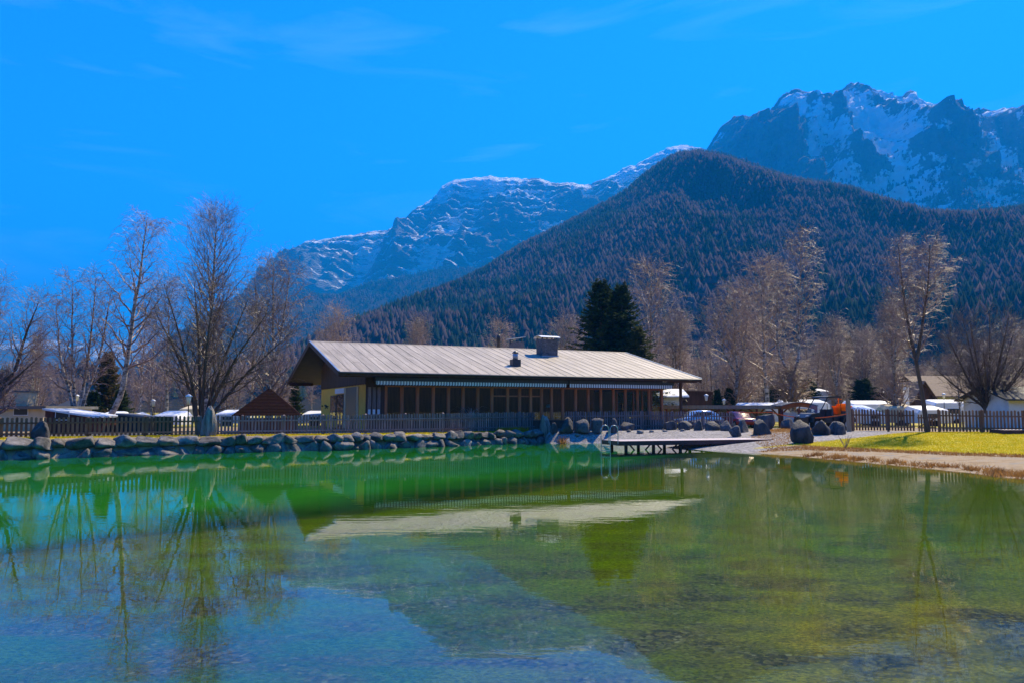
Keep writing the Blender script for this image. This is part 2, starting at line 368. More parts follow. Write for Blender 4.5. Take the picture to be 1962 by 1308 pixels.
BANK = [tuple((p + nrm * 0.55)[:2]) for p in WALL[:-1]] + [tuple((WALL[-1] + nrm * 0.9)[:2])] + \
       [tuple(G(x, y, 0.78)[:2]) for x, y in [(1075, 826), (1250, 825), (1430, 827), (1540, 829), (1640, 829), (1800, 831), (1990, 834)]] + [(36, 38), (34, 0), (14, -1.5), (-20, -1.5), (-50, 2)]
LINE_PX = [(-300, 1110), (0, 1058), (470, 1003), (640, 983), (1000, 935), (1150, 906), (1330, 873)]
LINE = np.array([tuple(G(x, y, -0.1)[:2]) for x, y in LINE_PX])
def ztop(x, y):
    return np.interp(x, [-40, -22, -8, 2, 12, 30], [0.95, 0.92, 0.80, 0.76, 0.80, 0.88])
def deep_of(x, y):
    yl = np.interp(x, LINE[:, 0], LINE[:, 1]); yl = np.where(x > LINE[-1, 0], LINE[-1, 1] + (x - LINE[-1, 0]) * 4, yl)
    yl = np.where(x < LINE[0, 0], LINE[0, 1] + (x - LINE[0, 0]) * 0.6, yl)
    return sstep(-1.6, 2.6, (y - yl) * 0.75 + 1.8 * (fbm(x * 0.45, y * 0.45, 0, 4, 5) - 0.5))
def zt(x, y, full=False):
    x = np.asarray(x, float); y = np.asarray(y, float)
    ds = seg_dist(x, y, POND); ins = inside(x, y, POND)
    dt = np.where(inside(x, y, BANK), seg_dist(x, y, BANK), 0.0)
    zo = ztop(x, y) * np.power(ds / (ds + dt + 1e-6), 0.8) + 0.05 * (fbm(x * 0.8, y * 0.8, 3, 3, 2) - 0.5) * sstep(0, 2, ds)
    zo = np.maximum(zo, 0.012)
    dp = deep_of(x, y)
    zi = -(0.012 + 0.10 * sstep(0, 4, ds) + 0.22 * dp * sstep(0.1, 1.2, ds)) + 0.03 * (fbm(x * 1.2, y * 1.2, 7, 3, 4) - 0.5) * sstep(0, 2, ds)
    z = np.where(ins, zi, zo)
    return (z, ds, ins, dp) if full else z
def hit(x, y):
    """where the sight line through photo position (x, y) meets the ground"""
    d = ray(x, y); k = np.linspace(8, 110, 1500); X, Y, Z = d.x * k, d.y * k, EYE + d.z * k
    z = np.maximum(zt(X, Y), 0); b = np.nonzero(Z <= z)[0]
    i = b[0] if len(b) else len(k) - 1
    return Vector((X[i], Y[i], float(z[i])))
def gz(x, y): return float(zt(np.array([x]), np.array([y]))[0])

def axis(a, b, step, far, n):
    g = np.geomspace(step * 1.5, far, n); c = np.arange(a, b + step / 2, step)
    return np.concatenate([a - g[::-1], c, c[-1] + g])
gx = axis(-48, 34, 0.3, 9000, 26); gy = np.concatenate([[-1600, -900, -380, -150, -50, -15], np.arange(-5, 66, 0.3), 66 + np.geomspace(0.5, 10900, 32)])
X, Y = np.meshgrid(gx, gy)
Z, DS, INS, DP = zt(X, Y, True)
lawn_px = [(1455, 857), (1530, 852), (1600, 856), (1700, 861), (1800, 865), (1962, 872), (2300, 890), (2300, 828), (1962, 827), (1760, 827), (1640, 838), (1560, 846)]
lawn_poly = [tuple(hit(*p)[:2]) for p in lawn_px]
grav_px = [(1046, 852), (1046, 824), (1250, 820), (1430, 818), (1440, 834), (1640, 824), (1765, 825.5), (1640, 840), (1540, 852), (1440, 858), (1500, 880), (1250, 880)]
grav_poly = [tuple(hit(*p)[:2]) for p in grav_px]
wob = 0.9 * (fbm(X * 0.9, Y * 0.9, 1, 4, 9) - 0.5)
def soft(poly, wd): 
    d = seg_dist(X, Y, poly); return sstep(-wd, wd, np.where(inside(X, Y, poly), d, -d) + wob)
lawn = soft(lawn_poly, 0.35)
fence_off = seg_dist(X, Y, [tuple(p[:2]) for p in WALL], False)
strip = np.where(~INS & (fence_off < 3.2) & (fence_off > 0.65) & (Y > 18) & (X < WALL[-1].x), 1.0, 0.0)
lawn = np.maximum(lawn, strip)
far_lawn = np.where((Y > 64) | (X > 34) | (X < -48), 0.7, 0.0)
gravel = np.maximum(soft(grav_poly, 0.3), np.where(~INS & (DS < 3.0) & (X > WALL[-1].x - 0.5) & (Y > 43), 1.0, 0.0) * (1 - lawn))
zone = np.stack([np.maximum(lawn, far_lawn), gravel, strip], -1)

def ground_mat():
    m, t, b = new_mat('bank_ground')
    g = N(t, 'ShaderNodeNewGeometry'); at_ = N(t, 'ShaderNodeAttribute', attribute_name='zone'); sp = N(t, 'ShaderNodeSeparateColor'); t.links.new(at_.outputs['Color'], sp.inputs[0])
    def nz(scale, det=6, r=0.65):
        n = N(t, 'ShaderNodeTexNoise', Scale=scale, Detail=det, Roughness=r); t.links.new(g.outputs['Position'], n.inputs['Vector']); return n.outputs['Fac']
    def rr(src, *st): q = ramp(t, list(st)); t.links.new(src, q.inputs['Fac']); return q.outputs[0]
    def mix(f, a, c, bl='MIX'):
        q = N(t, 'ShaderNodeMixRGB', blend_type=bl)
        if isinstance(f, float): q.inputs['Fac'].default_value = f
        else: t.links.new(f, q.inputs['Fac'])
        t.links.new(a, q.inputs['Color1']); t.links.new(c, q.inputs['Color2']); return q.outputs[0]
    base = rr(nz(1.1), (0.36, (0.20, 0.13, 0.06)), (0.5, (0.33, 0.24, 0.14)), (0.64, (0.24, 0.21, 0.17)))
    grs = rr(nz(1.6), (0.34, (0.27, 0.26, 0.004)), (0.5, (0.38, 0.32, 0.006)), (0.68, (0.50, 0.36, 0.012)))
    vo = N(t, 'ShaderNodeTexVoronoi', Scale=9.0); t.links.new(g.outputs['Position'], vo.inputs['Vector'])
    grv = rr(vo.outputs['Color'], (0.1, (0.16, 0.15, 0.145)), (0.5, (0.27, 0.255, 0.25)), (0.92, (0.42, 0.40, 0.39)))
    grv = mix(0.6, grv, rr(nz(0.7), (0.3, (0.65, 0.62, 0.6)), (0.7, (1.0, 0.98, 0.95))), 'MULTIPLY')
    c = mix(sp.outputs[1], base, grv); c = mix(sp.outputs[0], c, grs)
    t.links.new(c, b.inputs['Base Color']); b.inputs['Roughness'].default_value = 0.9; b.inputs['Specular IOR Level'].default_value = 0.2
    bp = N(t, 'ShaderNodeBump', Strength=0.9, Distance=0.08); t.links.new(nz(7, 6, 0.7), bp.inputs['Height']); t.links.new(bp.outputs[0], b.inputs['Normal'])
    return m
M['ground'] = ground_mat()
def bed_mat():
    m, t, b = new_mat('pond_bed')
    g = N(t, 'ShaderNodeNewGeometry'); at_ = N(t, 'ShaderNodeAttribute', attribute_name='deep')
    sx = N(t, 'ShaderNodeSeparateXYZ'); t.links.new(g.outputs['Position'], sx.inputs[0])
    def nz(scale, det=6, r=0.65, vec=None, dist=0.0):
        n = N(t, 'ShaderNodeTexNoise', Scale=scale, Detail=det, Roughness=r, Distortion=dist); t.links.new(vec or g.outputs['Position'], n.inputs['Vector']); return n.outputs['Fac']
    def rr(src, *st): q = ramp(t, list(st)); t.links.new(src, q.inputs['Fac']); return q.outputs[0]
    def mix(f, a, c, bl='MIX'):
        q = N(t, 'ShaderNodeMixRGB', blend_type=bl)
        if isinstance(f, float): q.inputs['Fac'].default_value = f
        else: t.links.new(f, q.inputs['Fac'])
        t.links.new(a, q.inputs['Color1']); t.links.new(c, q.inputs['Color2']); return q.outputs[0]
    def mr(src, a, c_, lo=0.0, hi=1.0):
        q = N(t, 'ShaderNodeMapRange'); q.inputs['From Min'].default_value = a; q.inputs['From Max'].default_value = c_; q.inputs['To Min'].default_value = lo; q.inputs['To Max'].default_value = hi
        t.links.new(src, q.inputs['Value']); return q.outputs[0]
    mp = N(t, 'ShaderNodeMapping', Scale=(0.75, 1.3, 1.0), Rotation=(0, 0, 0.25)); t.links.new(g.outputs['Position'], mp.inputs['Vector'])
    silt = rr(nz(0.5, 5), (0.3, (0.135, 0.125, 0.006)), (0.5, (0.19, 0.155, 0.007)), (0.7, (0.25, 0.17, 0.008)))
    # silt turns greener towards the terrace
    green = rr(nz(0.35, 4), (0.35, (0.085, 0.155, 0.003)), (0.65, (0.15, 0.195, 0.004)))
    sh = mr(sx.outputs['Y'], 8.5, 14.0)
    lx = N(t, 'ShaderNodeMath', operation='MULTIPLY_ADD'); lx.inputs[1].default_value = 3.0; t.links.new(nz(0.5, 4), lx.inputs[0]); t.links.new(sx.outputs['X'], lx.inputs[2])
    lf = mr(lx.outputs[0], 0.5, 5.5, 0.0, 1.0)
    mud = rr(nz(0.6, 5), (0.35, (0.028, 0.07, 0.006)), (0.65, (0.05, 0.10, 0.010)))      # greener algae on the left side
    silt = mix(lf, mud, silt)
    silt = mix(sh, silt, green)
    soft_ = rr(nz(0.9, 6, 0.65, mp.outputs[0], 0.3), (0.40, (0, 0, 0)), (0.60, (1, 1, 1)))
    speck = rr(nz(15.0, 5, 0.75, mp.outputs[0]), (0.36, (0, 0, 0)), (0.47, (1, 1, 1)))
    sm_ = N(t, 'ShaderNodeMath', operation='MULTIPLY'); t.links.new(soft_, sm_.inputs[0]); t.links.new(speck, sm_.inputs[1]); patch = sm_.outputs[0]
    near = mr(sx.outputs['Y'], 9.0, 22.0, 1.0, 0.15)
    grain = rr(nz(24.0, 5, 0.8, mp.outputs[0]), (0.36, (0.25, 0.25, 0.25)), (0.5, (0.9, 0.9, 0.9)), (0.64, (1.6, 1.55, 1.4)))
    silt = mix(1.0, silt, grain, 'MULTIPLY')
    pm = N(t, 'ShaderNodeMath', operation='MULTIPLY'); t.links.new(patch, pm.inputs[0]); t.links.new(near, pm.inputs[1])
    vo = N(t, 'ShaderNodeTexVoronoi', Scale=20.0); t.links.new(g.outputs['Position'], vo.inputs['Vector'])
    peb = rr(vo.outputs['Color'], (0.15, (0.022, 0.019, 0.007)), (0.6, (0.06, 0.05, 0.018)), (0.86, (0.10, 0.085, 0.04)), (0.98, (0.20, 0.19, 0.13)))
    c = mix(pm.outputs[0], silt, peb)
    at2 = N(t, 'ShaderNodeAttribute', attribute_name='basin')
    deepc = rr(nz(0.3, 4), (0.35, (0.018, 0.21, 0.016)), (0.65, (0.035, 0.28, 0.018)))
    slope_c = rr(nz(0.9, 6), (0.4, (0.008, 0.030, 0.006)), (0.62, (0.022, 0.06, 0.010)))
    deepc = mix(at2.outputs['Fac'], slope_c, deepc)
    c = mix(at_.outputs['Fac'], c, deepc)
    edge = N(t, 'ShaderNodeMath', operation='PINGPONG'); edge.inputs[1].default_value = 0.5; t.links.new(at_.outputs['Fac'], edge.inputs[0])
    em = mr(edge.outputs[0], 0.05, 0.45, 0.0, 0.6)
    dark = rr(nz(1.4, 6), (0.4, (0.012, 0.03, 0.012)), (0.62, (0.05, 0.07, 0.02)))
    c = mix(em, c, dark)
    t.links.new(c, b.inputs['Base Color']); b.inputs['Roughness'].default_value = 1.0; b.inputs['Specular IOR Level'].default_value = 0.0
    bp = N(t, 'ShaderNodeBump', Strength=0.6, Distance=0.03); t.links.new(nz(14, 5), bp.inputs['Height']); t.links.new(bp.outputs[0], b.inputs['Normal'])
    return m
M['bed'] = bed_mat()
nvg, nug = X.shape
FQ = grid_faces(nvg, nug); Vg = np.stack([X, Y, Z], -1).reshape(-1, 3)
under = (INS.ravel()[FQ].all(1))
lawnf = (zone[..., 0].ravel()[FQ].mean(1) > 0.5) & ~under & (Vg[FQ[:, 0], 1] < 64) & (np.abs(Vg[FQ[:, 0], 0] + 7) < 41.5)
gravf = (zone[..., 1].ravel()[FQ].mean(1) > 0.5) & ~under & ~lawnf
def sub(name, sel, m, **at):
    f = FQ[sel]; idx, inv = np.unique(f, return_inverse=True)
    me = mesh_np(name, Vg[idx], inv.reshape(-1, 4), m, True, {k: v.reshape(len(Vg), -1)[idx].squeeze() for k, v in at.items()})
    return tag(ob(name, me), kind='structure')
yl_ = np.interp(X, LINE[:, 0], LINE[:, 1]); BAS = sstep(1.0, 7.5, (Y - yl_) * 0.75 + 3.0 * (fbm(X * 0.3, Y * 0.3, 2, 4, 15) - 0.5))
sub('pond_bed', under, M['bed'], deep=DP, basin=BAS)
sub('lawn', lawnf, M['ground'], zone=zone)
sub('gravel_beach', gravf, M['ground'], zone=zone)
sub('ground', ~under & ~lawnf & ~gravf, M['ground'], zone=zone)

def water_mat():
    m, t, b = new_mat('clear_pond_water'); t.nodes.remove(b); o = t.nodes['Material Output']
    g = N(t, 'ShaderNodeNewGeometry')
    mp = N(t, 'ShaderNodeMapping', Scale=(0.55, 1.5, 1)); t.links.new(g.outputs['Position'], mp.inputs['Vector'])
    n1 = N(t, 'ShaderNodeTexNoise', Scale=2.2, Detail=3, Roughness=0.5); t.links.new(mp.outputs[0], n1.inputs['Vector'])
    n2 = N(t, 'ShaderNodeTexNoise', Scale=0.5, Detail=2); t.links.new(g.outputs['Position'], n2.inputs['Vector'])
    r2 = ramp(t, [(0.40, (0.25, 0.25, 0.25)), (0.62, (1, 1, 1))]); t.links.new(n2.outputs['Fac'], r2.inputs['Fac'])
    mu = N(t, 'ShaderNodeMath', operation='MULTIPLY'); t.links.new(n1.outputs['Fac'], mu.inputs[0]); t.links.new(r2.outputs[0], mu.inputs[1])
    bp = N(t, 'ShaderNodeBump', Strength=1.0, Distance=0.0022); t.links.new(mu.outputs[0], bp.inputs['Height'])
    fr = schlick(t, 0.045, 4.3, bp.outputs[0])
    tr = N(t, 'ShaderNodeBsdfTransparent', Color=(0.86, 0.97, 0.86, 1)); gl = N(t, 'ShaderNodeBsdfGlossy', Roughness=0.0); t.links.new(bp.outputs[0], gl.inputs['Normal'])
    ms = N(t, 'ShaderNodeMixShader'); t.links.new(fr.outputs[0], ms.inputs[0]); t.links.new(tr.outputs[0], ms.inputs[1]); t.links.new(gl.outputs[0], ms.inputs[2])
    t.links.new(ms.outputs[0], o.inputs['Surface']); return m
M['water'] = water_mat()
# the surface runs a hand's breadth into the banks all round
cen = np.mean(np.array(POND), 0)
wp = []
for i, p in enumerate(POND):
    a = np.array(POND[i - 1]); b_ = np.array(POND[(i + 1) % len(POND)]); tn = (b_ - a) / np.linalg.norm(b_ - a); nn = np.array([-tn[1], tn[0]])
    if not inside(np.array([p[0] + nn[0] * .2]), np.array([p[1] + nn[1] * .2]), POND)[0]: pass
    else: nn = -nn
    wp.append((p[0] + nn[0] * 0.12, p[1] + nn[1] * 0.12, 0.0))
wm = bpy.data.meshes.new('water'); wm.from_pydata(wp, [], [tuple(range(len(wp)))]); wm.materials.append(M['water'])
if wm.polygons[0].normal.z < 0: wm.flip_normals()
tag(ob('water', wm), kind='structure')

# ================================================================= mountains
def rock_mat(name, rock1, rock2, lo, hi, stretch=(1, 1, 1), scale=0.006):
    """bare limestone; snow lies where the mesh marks a gully or a ledge"""
    m, t, b = new_mat(name)
    g = N(t, 'ShaderNodeNewGeometry'); at_ = N(t, 'ShaderNodeAttribute', attribute_name='snow')
    mp = N(t, 'ShaderNodeMapping', Scale=stretch); t.links.new(g.outputs['Position'], mp.inputs['Vector'])
    n1 = N(t, 'ShaderNodeTexNoise', Scale=scale, Detail=12, Roughness=0.72); t.links.new(mp.outputs[0], n1.inputs['Vector'])
    n3 = N(t, 'ShaderNodeTexNoise', Scale=scale * 3.0, Detail=9, Roughness=0.75); t.links.new(mp.outputs[0], n3.inputs['Vector'])
    vo = N(t, 'ShaderNodeTexVoronoi', Scale=scale * 3.5, feature='DISTANCE_TO_EDGE'); t.links.new(mp.outputs[0], vo.inputs['Vector'])
    hh = N(t, 'ShaderNodeMath', operation='MULTIPLY_ADD'); hh.inputs[1].default_value = 0.5; t.links.new(vo.outputs['Distance'], hh.inputs[0]); t.links.new(n1.outputs['Fac'], hh.inputs[2])
    bp = N(t, 'ShaderNodeBump', Strength=1.0, Distance=45.0); t.links.new(hh.outputs[0], bp.inputs['Height'])
    r1 = ramp(t, [(0.3, rock1), (0.7, rock2)]); t.links.new(n3.outputs['Fac'], r1.inputs['Fac'])
    a1 = N(t, 'ShaderNodeMath', operation='MULTIPLY_ADD'); a1.inputs[1].default_value = 2.4; t.links.new(n3.outputs['Fac'], a1.inputs[0]); t.links.new(at_.outputs['Fac'], a1.inputs[2])
    mr = N(t, 'ShaderNodeMapRange'); mr.inputs['From Min'].default_value = lo; mr.inputs['From Max'].default_value = hi; t.links.new(a1.outputs[0], mr.inputs['Value'])
    mx = N(t, 'ShaderNodeMixRGB'); mx.inputs['Color2'].default_value = (0.93, 0.93, 0.93, 1); t.links.new(mr.outputs[0], mx.inputs['Fac']); t.links.new(r1.outputs[0], mx.inputs['Color1'])
    t.links.new(mx.outputs[0], b.inputs['Base Color']); b.inputs['Roughness'].default_value = 1.0; b.inputs['Specular IOR Level'].default_value = 0.0
    t.links.new(bp.outputs[0], b.inputs['Normal']); return m
M['rock_ledges'] = rock_mat('layered_limestone_with_snow', (0.26, 0.25, 0.25), (0.045, 0.045, 0.05), 1.33, 1.45, (1, 1, 5))
M['rock_crags'] = rock_mat('craggy_limestone_with_snow', (0.24, 0.23, 0.22), (0.04, 0.04, 0.045), 1.26, 1.34, (1, 1, 1.2))
M['rock_snowy'] = rock_mat('snow_covered_rock', (0.22, 0.22, 0.23), (0.15, 0.15, 0.17), 1.0, 1.3, (1, 1, 1), 0.003)
M['forest_floor'] = mat('forest_floor', (0.022, 0.021, 0.015), (0.035, 0.03, 0.022), 0.02, 1.0, 0.0, rnd=0, spec=0.0)
M['far_forest'] = mat('distant_forest', (0.03, 0.04, 0.025), (0.065, 0.055, 0.04), 0.012, 1.0, 0.0, rnd=0, spec=0.0)

def mountain(name, sil, D, foot, nu, nv, amp, m, seed, e=1.25, jag=0.0, fsc=420.0, terr=0.0, tilt=0.0, small=0.12, clamp=False, bias=()):
    sil = sorted(sil); sx = np.array([p[0] for p in sil], float); sy = np.array([p[1] for p in sil], float)
    u = np.linspace(sx[0], sx[-1], nu)
    py = np.interp(u, sx, sy) + jag * (ridged(u * 0.035, 0, 0, 4, seed) - 0.62) + jag * 0.5 * (ridged(u * 0.13, 0, 0, 3, seed + 7) - 0.6)
    Du = D * (1 + 0.05 * (fbm(u * 0.006, 3, 0, 3, seed + 3) - 0.5)) + tilt * (u - CX)
    rid = np.array([at(a, b, d) for a, b, d in zip(u, py, Du)])
    tb = np.linspace(-0.35, 0, max(6, nv // 12))[:-1]; tf = np.linspace(0, 1, nv) ** 1.15
    T = np.concatenate([tb, tf])[:, None]
    x = np.broadcast_to(rid[:, 0], (len(T), nu)); yr = rid[:, 1][None]; zr = rid[:, 2][None]
    W = yr - foot
    tp = np.clip(T, 0, 1)
    zb = 0.3 + (zr - 0.3) * (1 - tp) ** e
    zb = np.where(T < 0, zr - (zr - 0.3) * (-T / 0.35) ** 1.2 * 1.0, zb)
    y = yr - W * tp + np.where(T < 0, -T * W * 0.9, 0)
    fade = sstep(0.0, 0.16, tp) * (1 - 0.4 * tp)
    q = ridged(x / fsc, y / (fsc * 2.2), zb / (fsc * 3), 6, seed + 11) ** 1.35 - 0.45
    d = amp * q * fade
    d2 = amp * small * (ridged(x / (fsc * .16), y / (fsc * .2), zb / (fsc * .16), 4, seed + 31) - 0.5) * sstep(0, 0.03, np.abs(T))
    y2 = y - d - d2; z2 = zb + 0.55 * d * (1 - tp) + 0.35 * d2
    if terr:
        ph = zb / terr + 1.6 * fbm(x / 500.0, y / 900.0, 0, 3, seed + 51)
        saw = ph - np.floor(ph); y2 = y2 - (saw - 0.5) * terr * 1.1 * sstep(0, 0.06, tp) * (0.4 + fbm(x / 260.0, y / 300.0, zb / 90.0, 3, seed + 52))
    z2 = np.where(tp >= 1, 0.3, np.maximum(z2, 0.3))
    if clamp:                                                     # no spur stands above the crest line behind it
        px_ = CX + F * x / np.maximum(y2, 50.0); lim = np.interp(px_, u, (rid[:, 2] - EYE) / rid[:, 1]) * (1 - 0.05 * np.sqrt(tp)) * y2 + EYE
        z2 = np.where((T > 0) & (tp < 0.9), np.minimum(z2, lim), z2)
    P = np.stack([x, y2, z2], -1)
    # snow: in the recesses between buttresses, on ledges, and thinning downhill
    gul = ridged(x / (fsc * .5), y / (fsc * 2.0), zb / (fsc * 1.6), 4, seed + 71) - 0.6
    sn = 0.5 - 1.9 * q - 1.5 * gul + 1.1 * (fbm(x / 300, y / 420, zb / 220, 3, seed + 81) - 0.5)
    if terr: sn = sn - 0.25 + 0.55 * sstep(.55, .95, saw)
    for p0_, p1_, bv in bias: sn = sn + bv * (sstep(p0_, p1_, u) if p1_ > p0_ else 1 - sstep(p1_, p0_, u))[None]
    if not terr: sn = np.where(T < 0.012, -1.0, sn)
    sn = sn * sstep(240, 520, z2) + (0.25 if terr else 0.0) * sstep(0.05, 0.0, np.abs(T))
    o = ob(name, mesh_np(name, P.reshape(-1, 3), grid_faces(len(T), nu), m, False, {'snow': np.clip(sn, -1, 1.5).ravel()})); tag(o, kind='structure')
    return P[len(tb):], u
SNOWY = [(-900, 690), (-300, 640), (-100, 655), (0, 650), (40, 648), (80, 655), (110, 648), (130, 662), (150, 672), (175, 678), (200, 668), (230, 655), (260, 652), (290, 668), (330, 690), (420, 720), (600, 765)]
mountain('snowy_mountain_range', SNOWY, 9000, 5600, 260, 60, 420, M['rock_snowy'], 3, 1.2, 5, 700)
BLUEHILL = [(-900, 705), (-200, 694), (0, 690), (60, 682), (110, 670), (140, 671), (180, 690), (230, 714), (300, 738), (420, 775)]
mountain('blue_forested_hill', BLUEHILL, 5200, 1500, 200, 60, 260, M['far_forest'], 5, 1.15, 1.5, 520)
LEFT = [(430, 640), (500, 572), (530, 520), (548, 500), (562, 478), (585, 463), (612, 460), (640, 456), (690, 447), (742, 441), (770, 428), (790, 405), (806, 398), (830, 378), (850, 354), (872, 344), (905, 340), (940, 339),
        (1000, 343), (1030, 342), (1060, 352), (1090, 350), (1130, 354), (1150, 347), (1192, 326), (1232, 310), (1262, 291), (1300, 279), (1345, 283), (1400, 300), (1500, 350), (1650, 430)]
mountain('layered_rock_mountain', LEFT, 4600, 2500, 560, 170, 420, M['rock_ledges'], 21, 1.35, 6, 420, terr=58.0, bias=((760, 660, -0.45), (860, 960, 0.2)))
RIGHT = [(1210, 380), (1300, 330), (1350, 292), (1380, 250), (1405, 226), (1430, 221), (1450, 234), (1470, 226), (1478, 206), (1497, 183), (1530, 174), (1562, 181), (1588, 187), (1612, 176), (1630, 157), (1648, 164), (1668, 168), (1690, 181),
         (1714, 191), (1730, 183), (1745, 175), (1754, 190), (1780, 199), (1795, 206), (1799, 198), (1804, 212), (1826, 241), (1850, 225), (1884, 206), (1915, 219), (1962, 229), (2060, 215), (2200, 260), (2500, 330), (2900, 420)]
PR, uR = mountain('craggy_rock_mountain', RIGHT, 3300, 1500, 560, 180, 520, M['rock_crags'], 42, 1.5, 10, 400, small=0.2, bias=((1500, 1440, -0.7), (1640, 1700, 0.15)))
RIDGE = [(40, 786), (150, 772), (230, 736), (262, 706), (300, 664), (360, 630), (420, 592), (480, 552), (528, 524), (560, 536), (600, 566), (650, 566), (700, 545), (760, 534), (830, 518), (900, 515), (950, 520), (1050, 565), (1250, 640)]
PL, uL = mountain('forested_ridge', RIDGE, 3400, 1100, 300, 90, 260, M['forest_floor'], 63, 1.15, 2, 380, clamp=True)
HILL = [(250, 790), (380, 784), (470, 742), (560, 684), (640, 642), (720, 606), (800, 575), (880, 545), (928, 518), (1005, 471), (1083, 433), (1140, 405), (1199, 372), (1250, 328), (1299, 299), (1345, 293), (1400, 302), (1450, 320), (1540, 347),
        (1640, 362), (1720, 388), (1790, 408), (1860, 412), (1962, 402), (2150, 350), (2500, 340), (2900, 380)]
PH, uH = mountain('forested_hill', HILL, 1900, 420, 420, 150, 330, M['forest_floor'], 77, 1.12, 3, 460, small=0.05, clamp=True)

# the other side of the valley, behind the camera (seen only as a reflection in the windows)
bx = np.linspace(-3200, 3200, 120); bt = np.linspace(0, 1, 24)[:, None]
bzz = 330 + 120 * fbm(bx / 500, 0, 0, 4, 91); By = -260 - 1000 * bt + 0 * bx; Bz = 0.3 + bzz * bt ** 1.1 * (0.85 + 0.3 * fbm(bx / 240, By / 240, 0, 4, 92)); Bz[0] = 0.3
PB = np.stack([np.broadcast_to(bx, By.shape), By, Bz], -1)
tag(ob('valley_side', mesh_np('valley_side', PB.reshape(-1, 3), grid_faces(24, 120), M['far_forest'], False)), kind='structure')
# ---- the woods on the slopes: uncountable spruces and larches
def forest_mat():
    m, t, b = new_mat('forest_trees'); a = N(t, 'ShaderNodeAttribute', attribute_name='tint'); t.links.new(a.outputs['Color'], b.inputs['Base Color'])
    b.inputs['Roughness'].default_value = 1.0; b.inputs['Specular IOR Level'].default_value = 0.0; return m
M['forest'] = forest_mat()
def forest(name, P, n, seed, hmin, hmax, tmin=0.0, tmax=1.0, umin=0.0, umax=1.0, tiers=3, sides=6, keep=None, larch=0.4):
    rg = np.random.default_rng(seed); nv, nu = P.shape[:2]
    ar = np.linalg.norm(np.cross(P[1:, :-1] - P[:-1, :-1], P[:-1, 1:] - P[:-1, :-1]), axis=2)          # even spacing over the slope
    ti, uj = np.arange(nv - 1)[:, None] / (nv - 1), np.arange(nu - 1)[None] / (nu - 1)
    pr_ = np.where((ti >= tmin) & (ti <= tmax) & (uj >= umin) & (uj <= umax), ar, 0).ravel(); cell = rg.choice(len(pr_), n, p=pr_ / pr_.sum())
    i, j = cell // (nu - 1), cell % (nu - 1); a = rg.uniform(0, 1, (n, 1)); c = rg.uniform(0, 1, (n, 1)); T = i + a[:, 0]; U = j + c[:, 0]
    p = P[i, j] * (1 - a) * (1 - c) + P[i + 1, j] * a * (1 - c) + P[i, j + 1] * (1 - a) * c + P[i + 1, j + 1] * a * c
    if keep is not None:
        k = keep(p, T / (nv - 1), U / (nu - 1), rg); p = p[k]; 
    n = len(p)
    kind = (fbm(p[:, 0] / 130, p[:, 1] / 130, p[:, 2] / 130, 4, seed + 5) + rg.normal(0, 0.09, n)) > (1 - larch * 1.15 + 0.03)
    h = (hmin + (hmax - hmin) * rg.uniform(0, 1, n) ** 1.5) * np.where(kind, 0.92, 1.0); r = h * np.where(kind, rg.uniform(0.26, 0.40, n), rg.uniform(0.2, 0.3, n))
    V = np.zeros((n, tiers, sides + 1, 3), np.float32); ang0 = rg.uniform(0, 6.28, (n, tiers))
    for k in range(tiers):
        z0 = h * (0.06 + 0.78 * k / tiers); z1 = h * min(1.0, 0.06 + 0.78 * (k + 1) / tiers + 0.26) if k < tiers - 1 else h
        rk = r * (1.0 - 0.6 * k / tiers)
        an = ang0[:, k, None] + np.arange(sides) / sides * 2 * np.pi
        rr = rk[:, None] * rg.uniform(0.6, 1.25, (n, sides))
        V[:, k, :sides, 0] = p[:, 0, None] + rr * np.cos(an); V[:, k, :sides, 1] = p[:, 1, None] + rr * np.sin(an)
        V[:, k, :sides, 2] = p[:, 2, None] + z0[:, None] + rg.uniform(-0.07, 0.05, (n, sides)) * h[:, None]
        V[:, k, sides, 0] = p[:, 0] + rg.normal(0, .02, n) * h; V[:, k, sides, 1] = p[:, 1]; V[:, k, sides, 2] = p[:, 2] + z1
    base = (np.arange(n)[:, None] * tiers + np.arange(tiers)[None]) * (sides + 1)
    s_ = np.arange(sides)
    Fc = np.stack([base[..., None] + s_, base[..., None] + (s_ + 1) % sides, np.broadcast_to(base[..., None] + sides, base.shape + (sides,))], -1).reshape(-1, 3)
    br = (rg.uniform(0.8, 1.2, n) * (0.6 + 0.8 * fbm(p[:, 0] / 90, p[:, 1] / 90, p[:, 2] / 90, 3, seed + 8)))[:, None]
    col = np.where(kind[:, None], np.array([0.055, 0.042, 0.044]) * br, np.array([0.015, 0.026, 0.018]) * br)
    colv = np.repeat(col, tiers * (sides + 1), 0)
    o = ob(name, mesh_np(name, V.reshape(-1, 3), Fc, M['forest'], False, {'tint': colv}))
    return o
tag(forest('hillside_forest', PH, 98000, 1, 6, 19, 0.0, 0.97, 0.04, 0.86, 2, 4, None, 0.5), 'dense mixed spruce and bare larch forest covering the big hill', 'forest', kind='stuff')
tag(forest('ridge_forest', PL, 15000, 2, 12, 20, 0.0, 0.9, 0.05, 0.9, 2, 4), 'hazy blue forest on the lower ridge below the layered rock mountain', 'forest', kind='stuff')
def treeline(p, t, u, rg):
    lim = 800 + 150 * (fbm(p[:, 0] / 160, p[:, 1] / 200, 0, 3, 4) - 0.5) * 2 + rg.normal(0, 60, len(p)); return p[:, 2] < lim
tag(forest('treeline_forest', PR, 20000, 3, 12, 22, 0.12, 0.75, 0.02, 0.62, 2, 4, treeline, 0.6), 'thin larch forest straggling up to the snow under the craggy peaks', 'forest', kind='stuff')

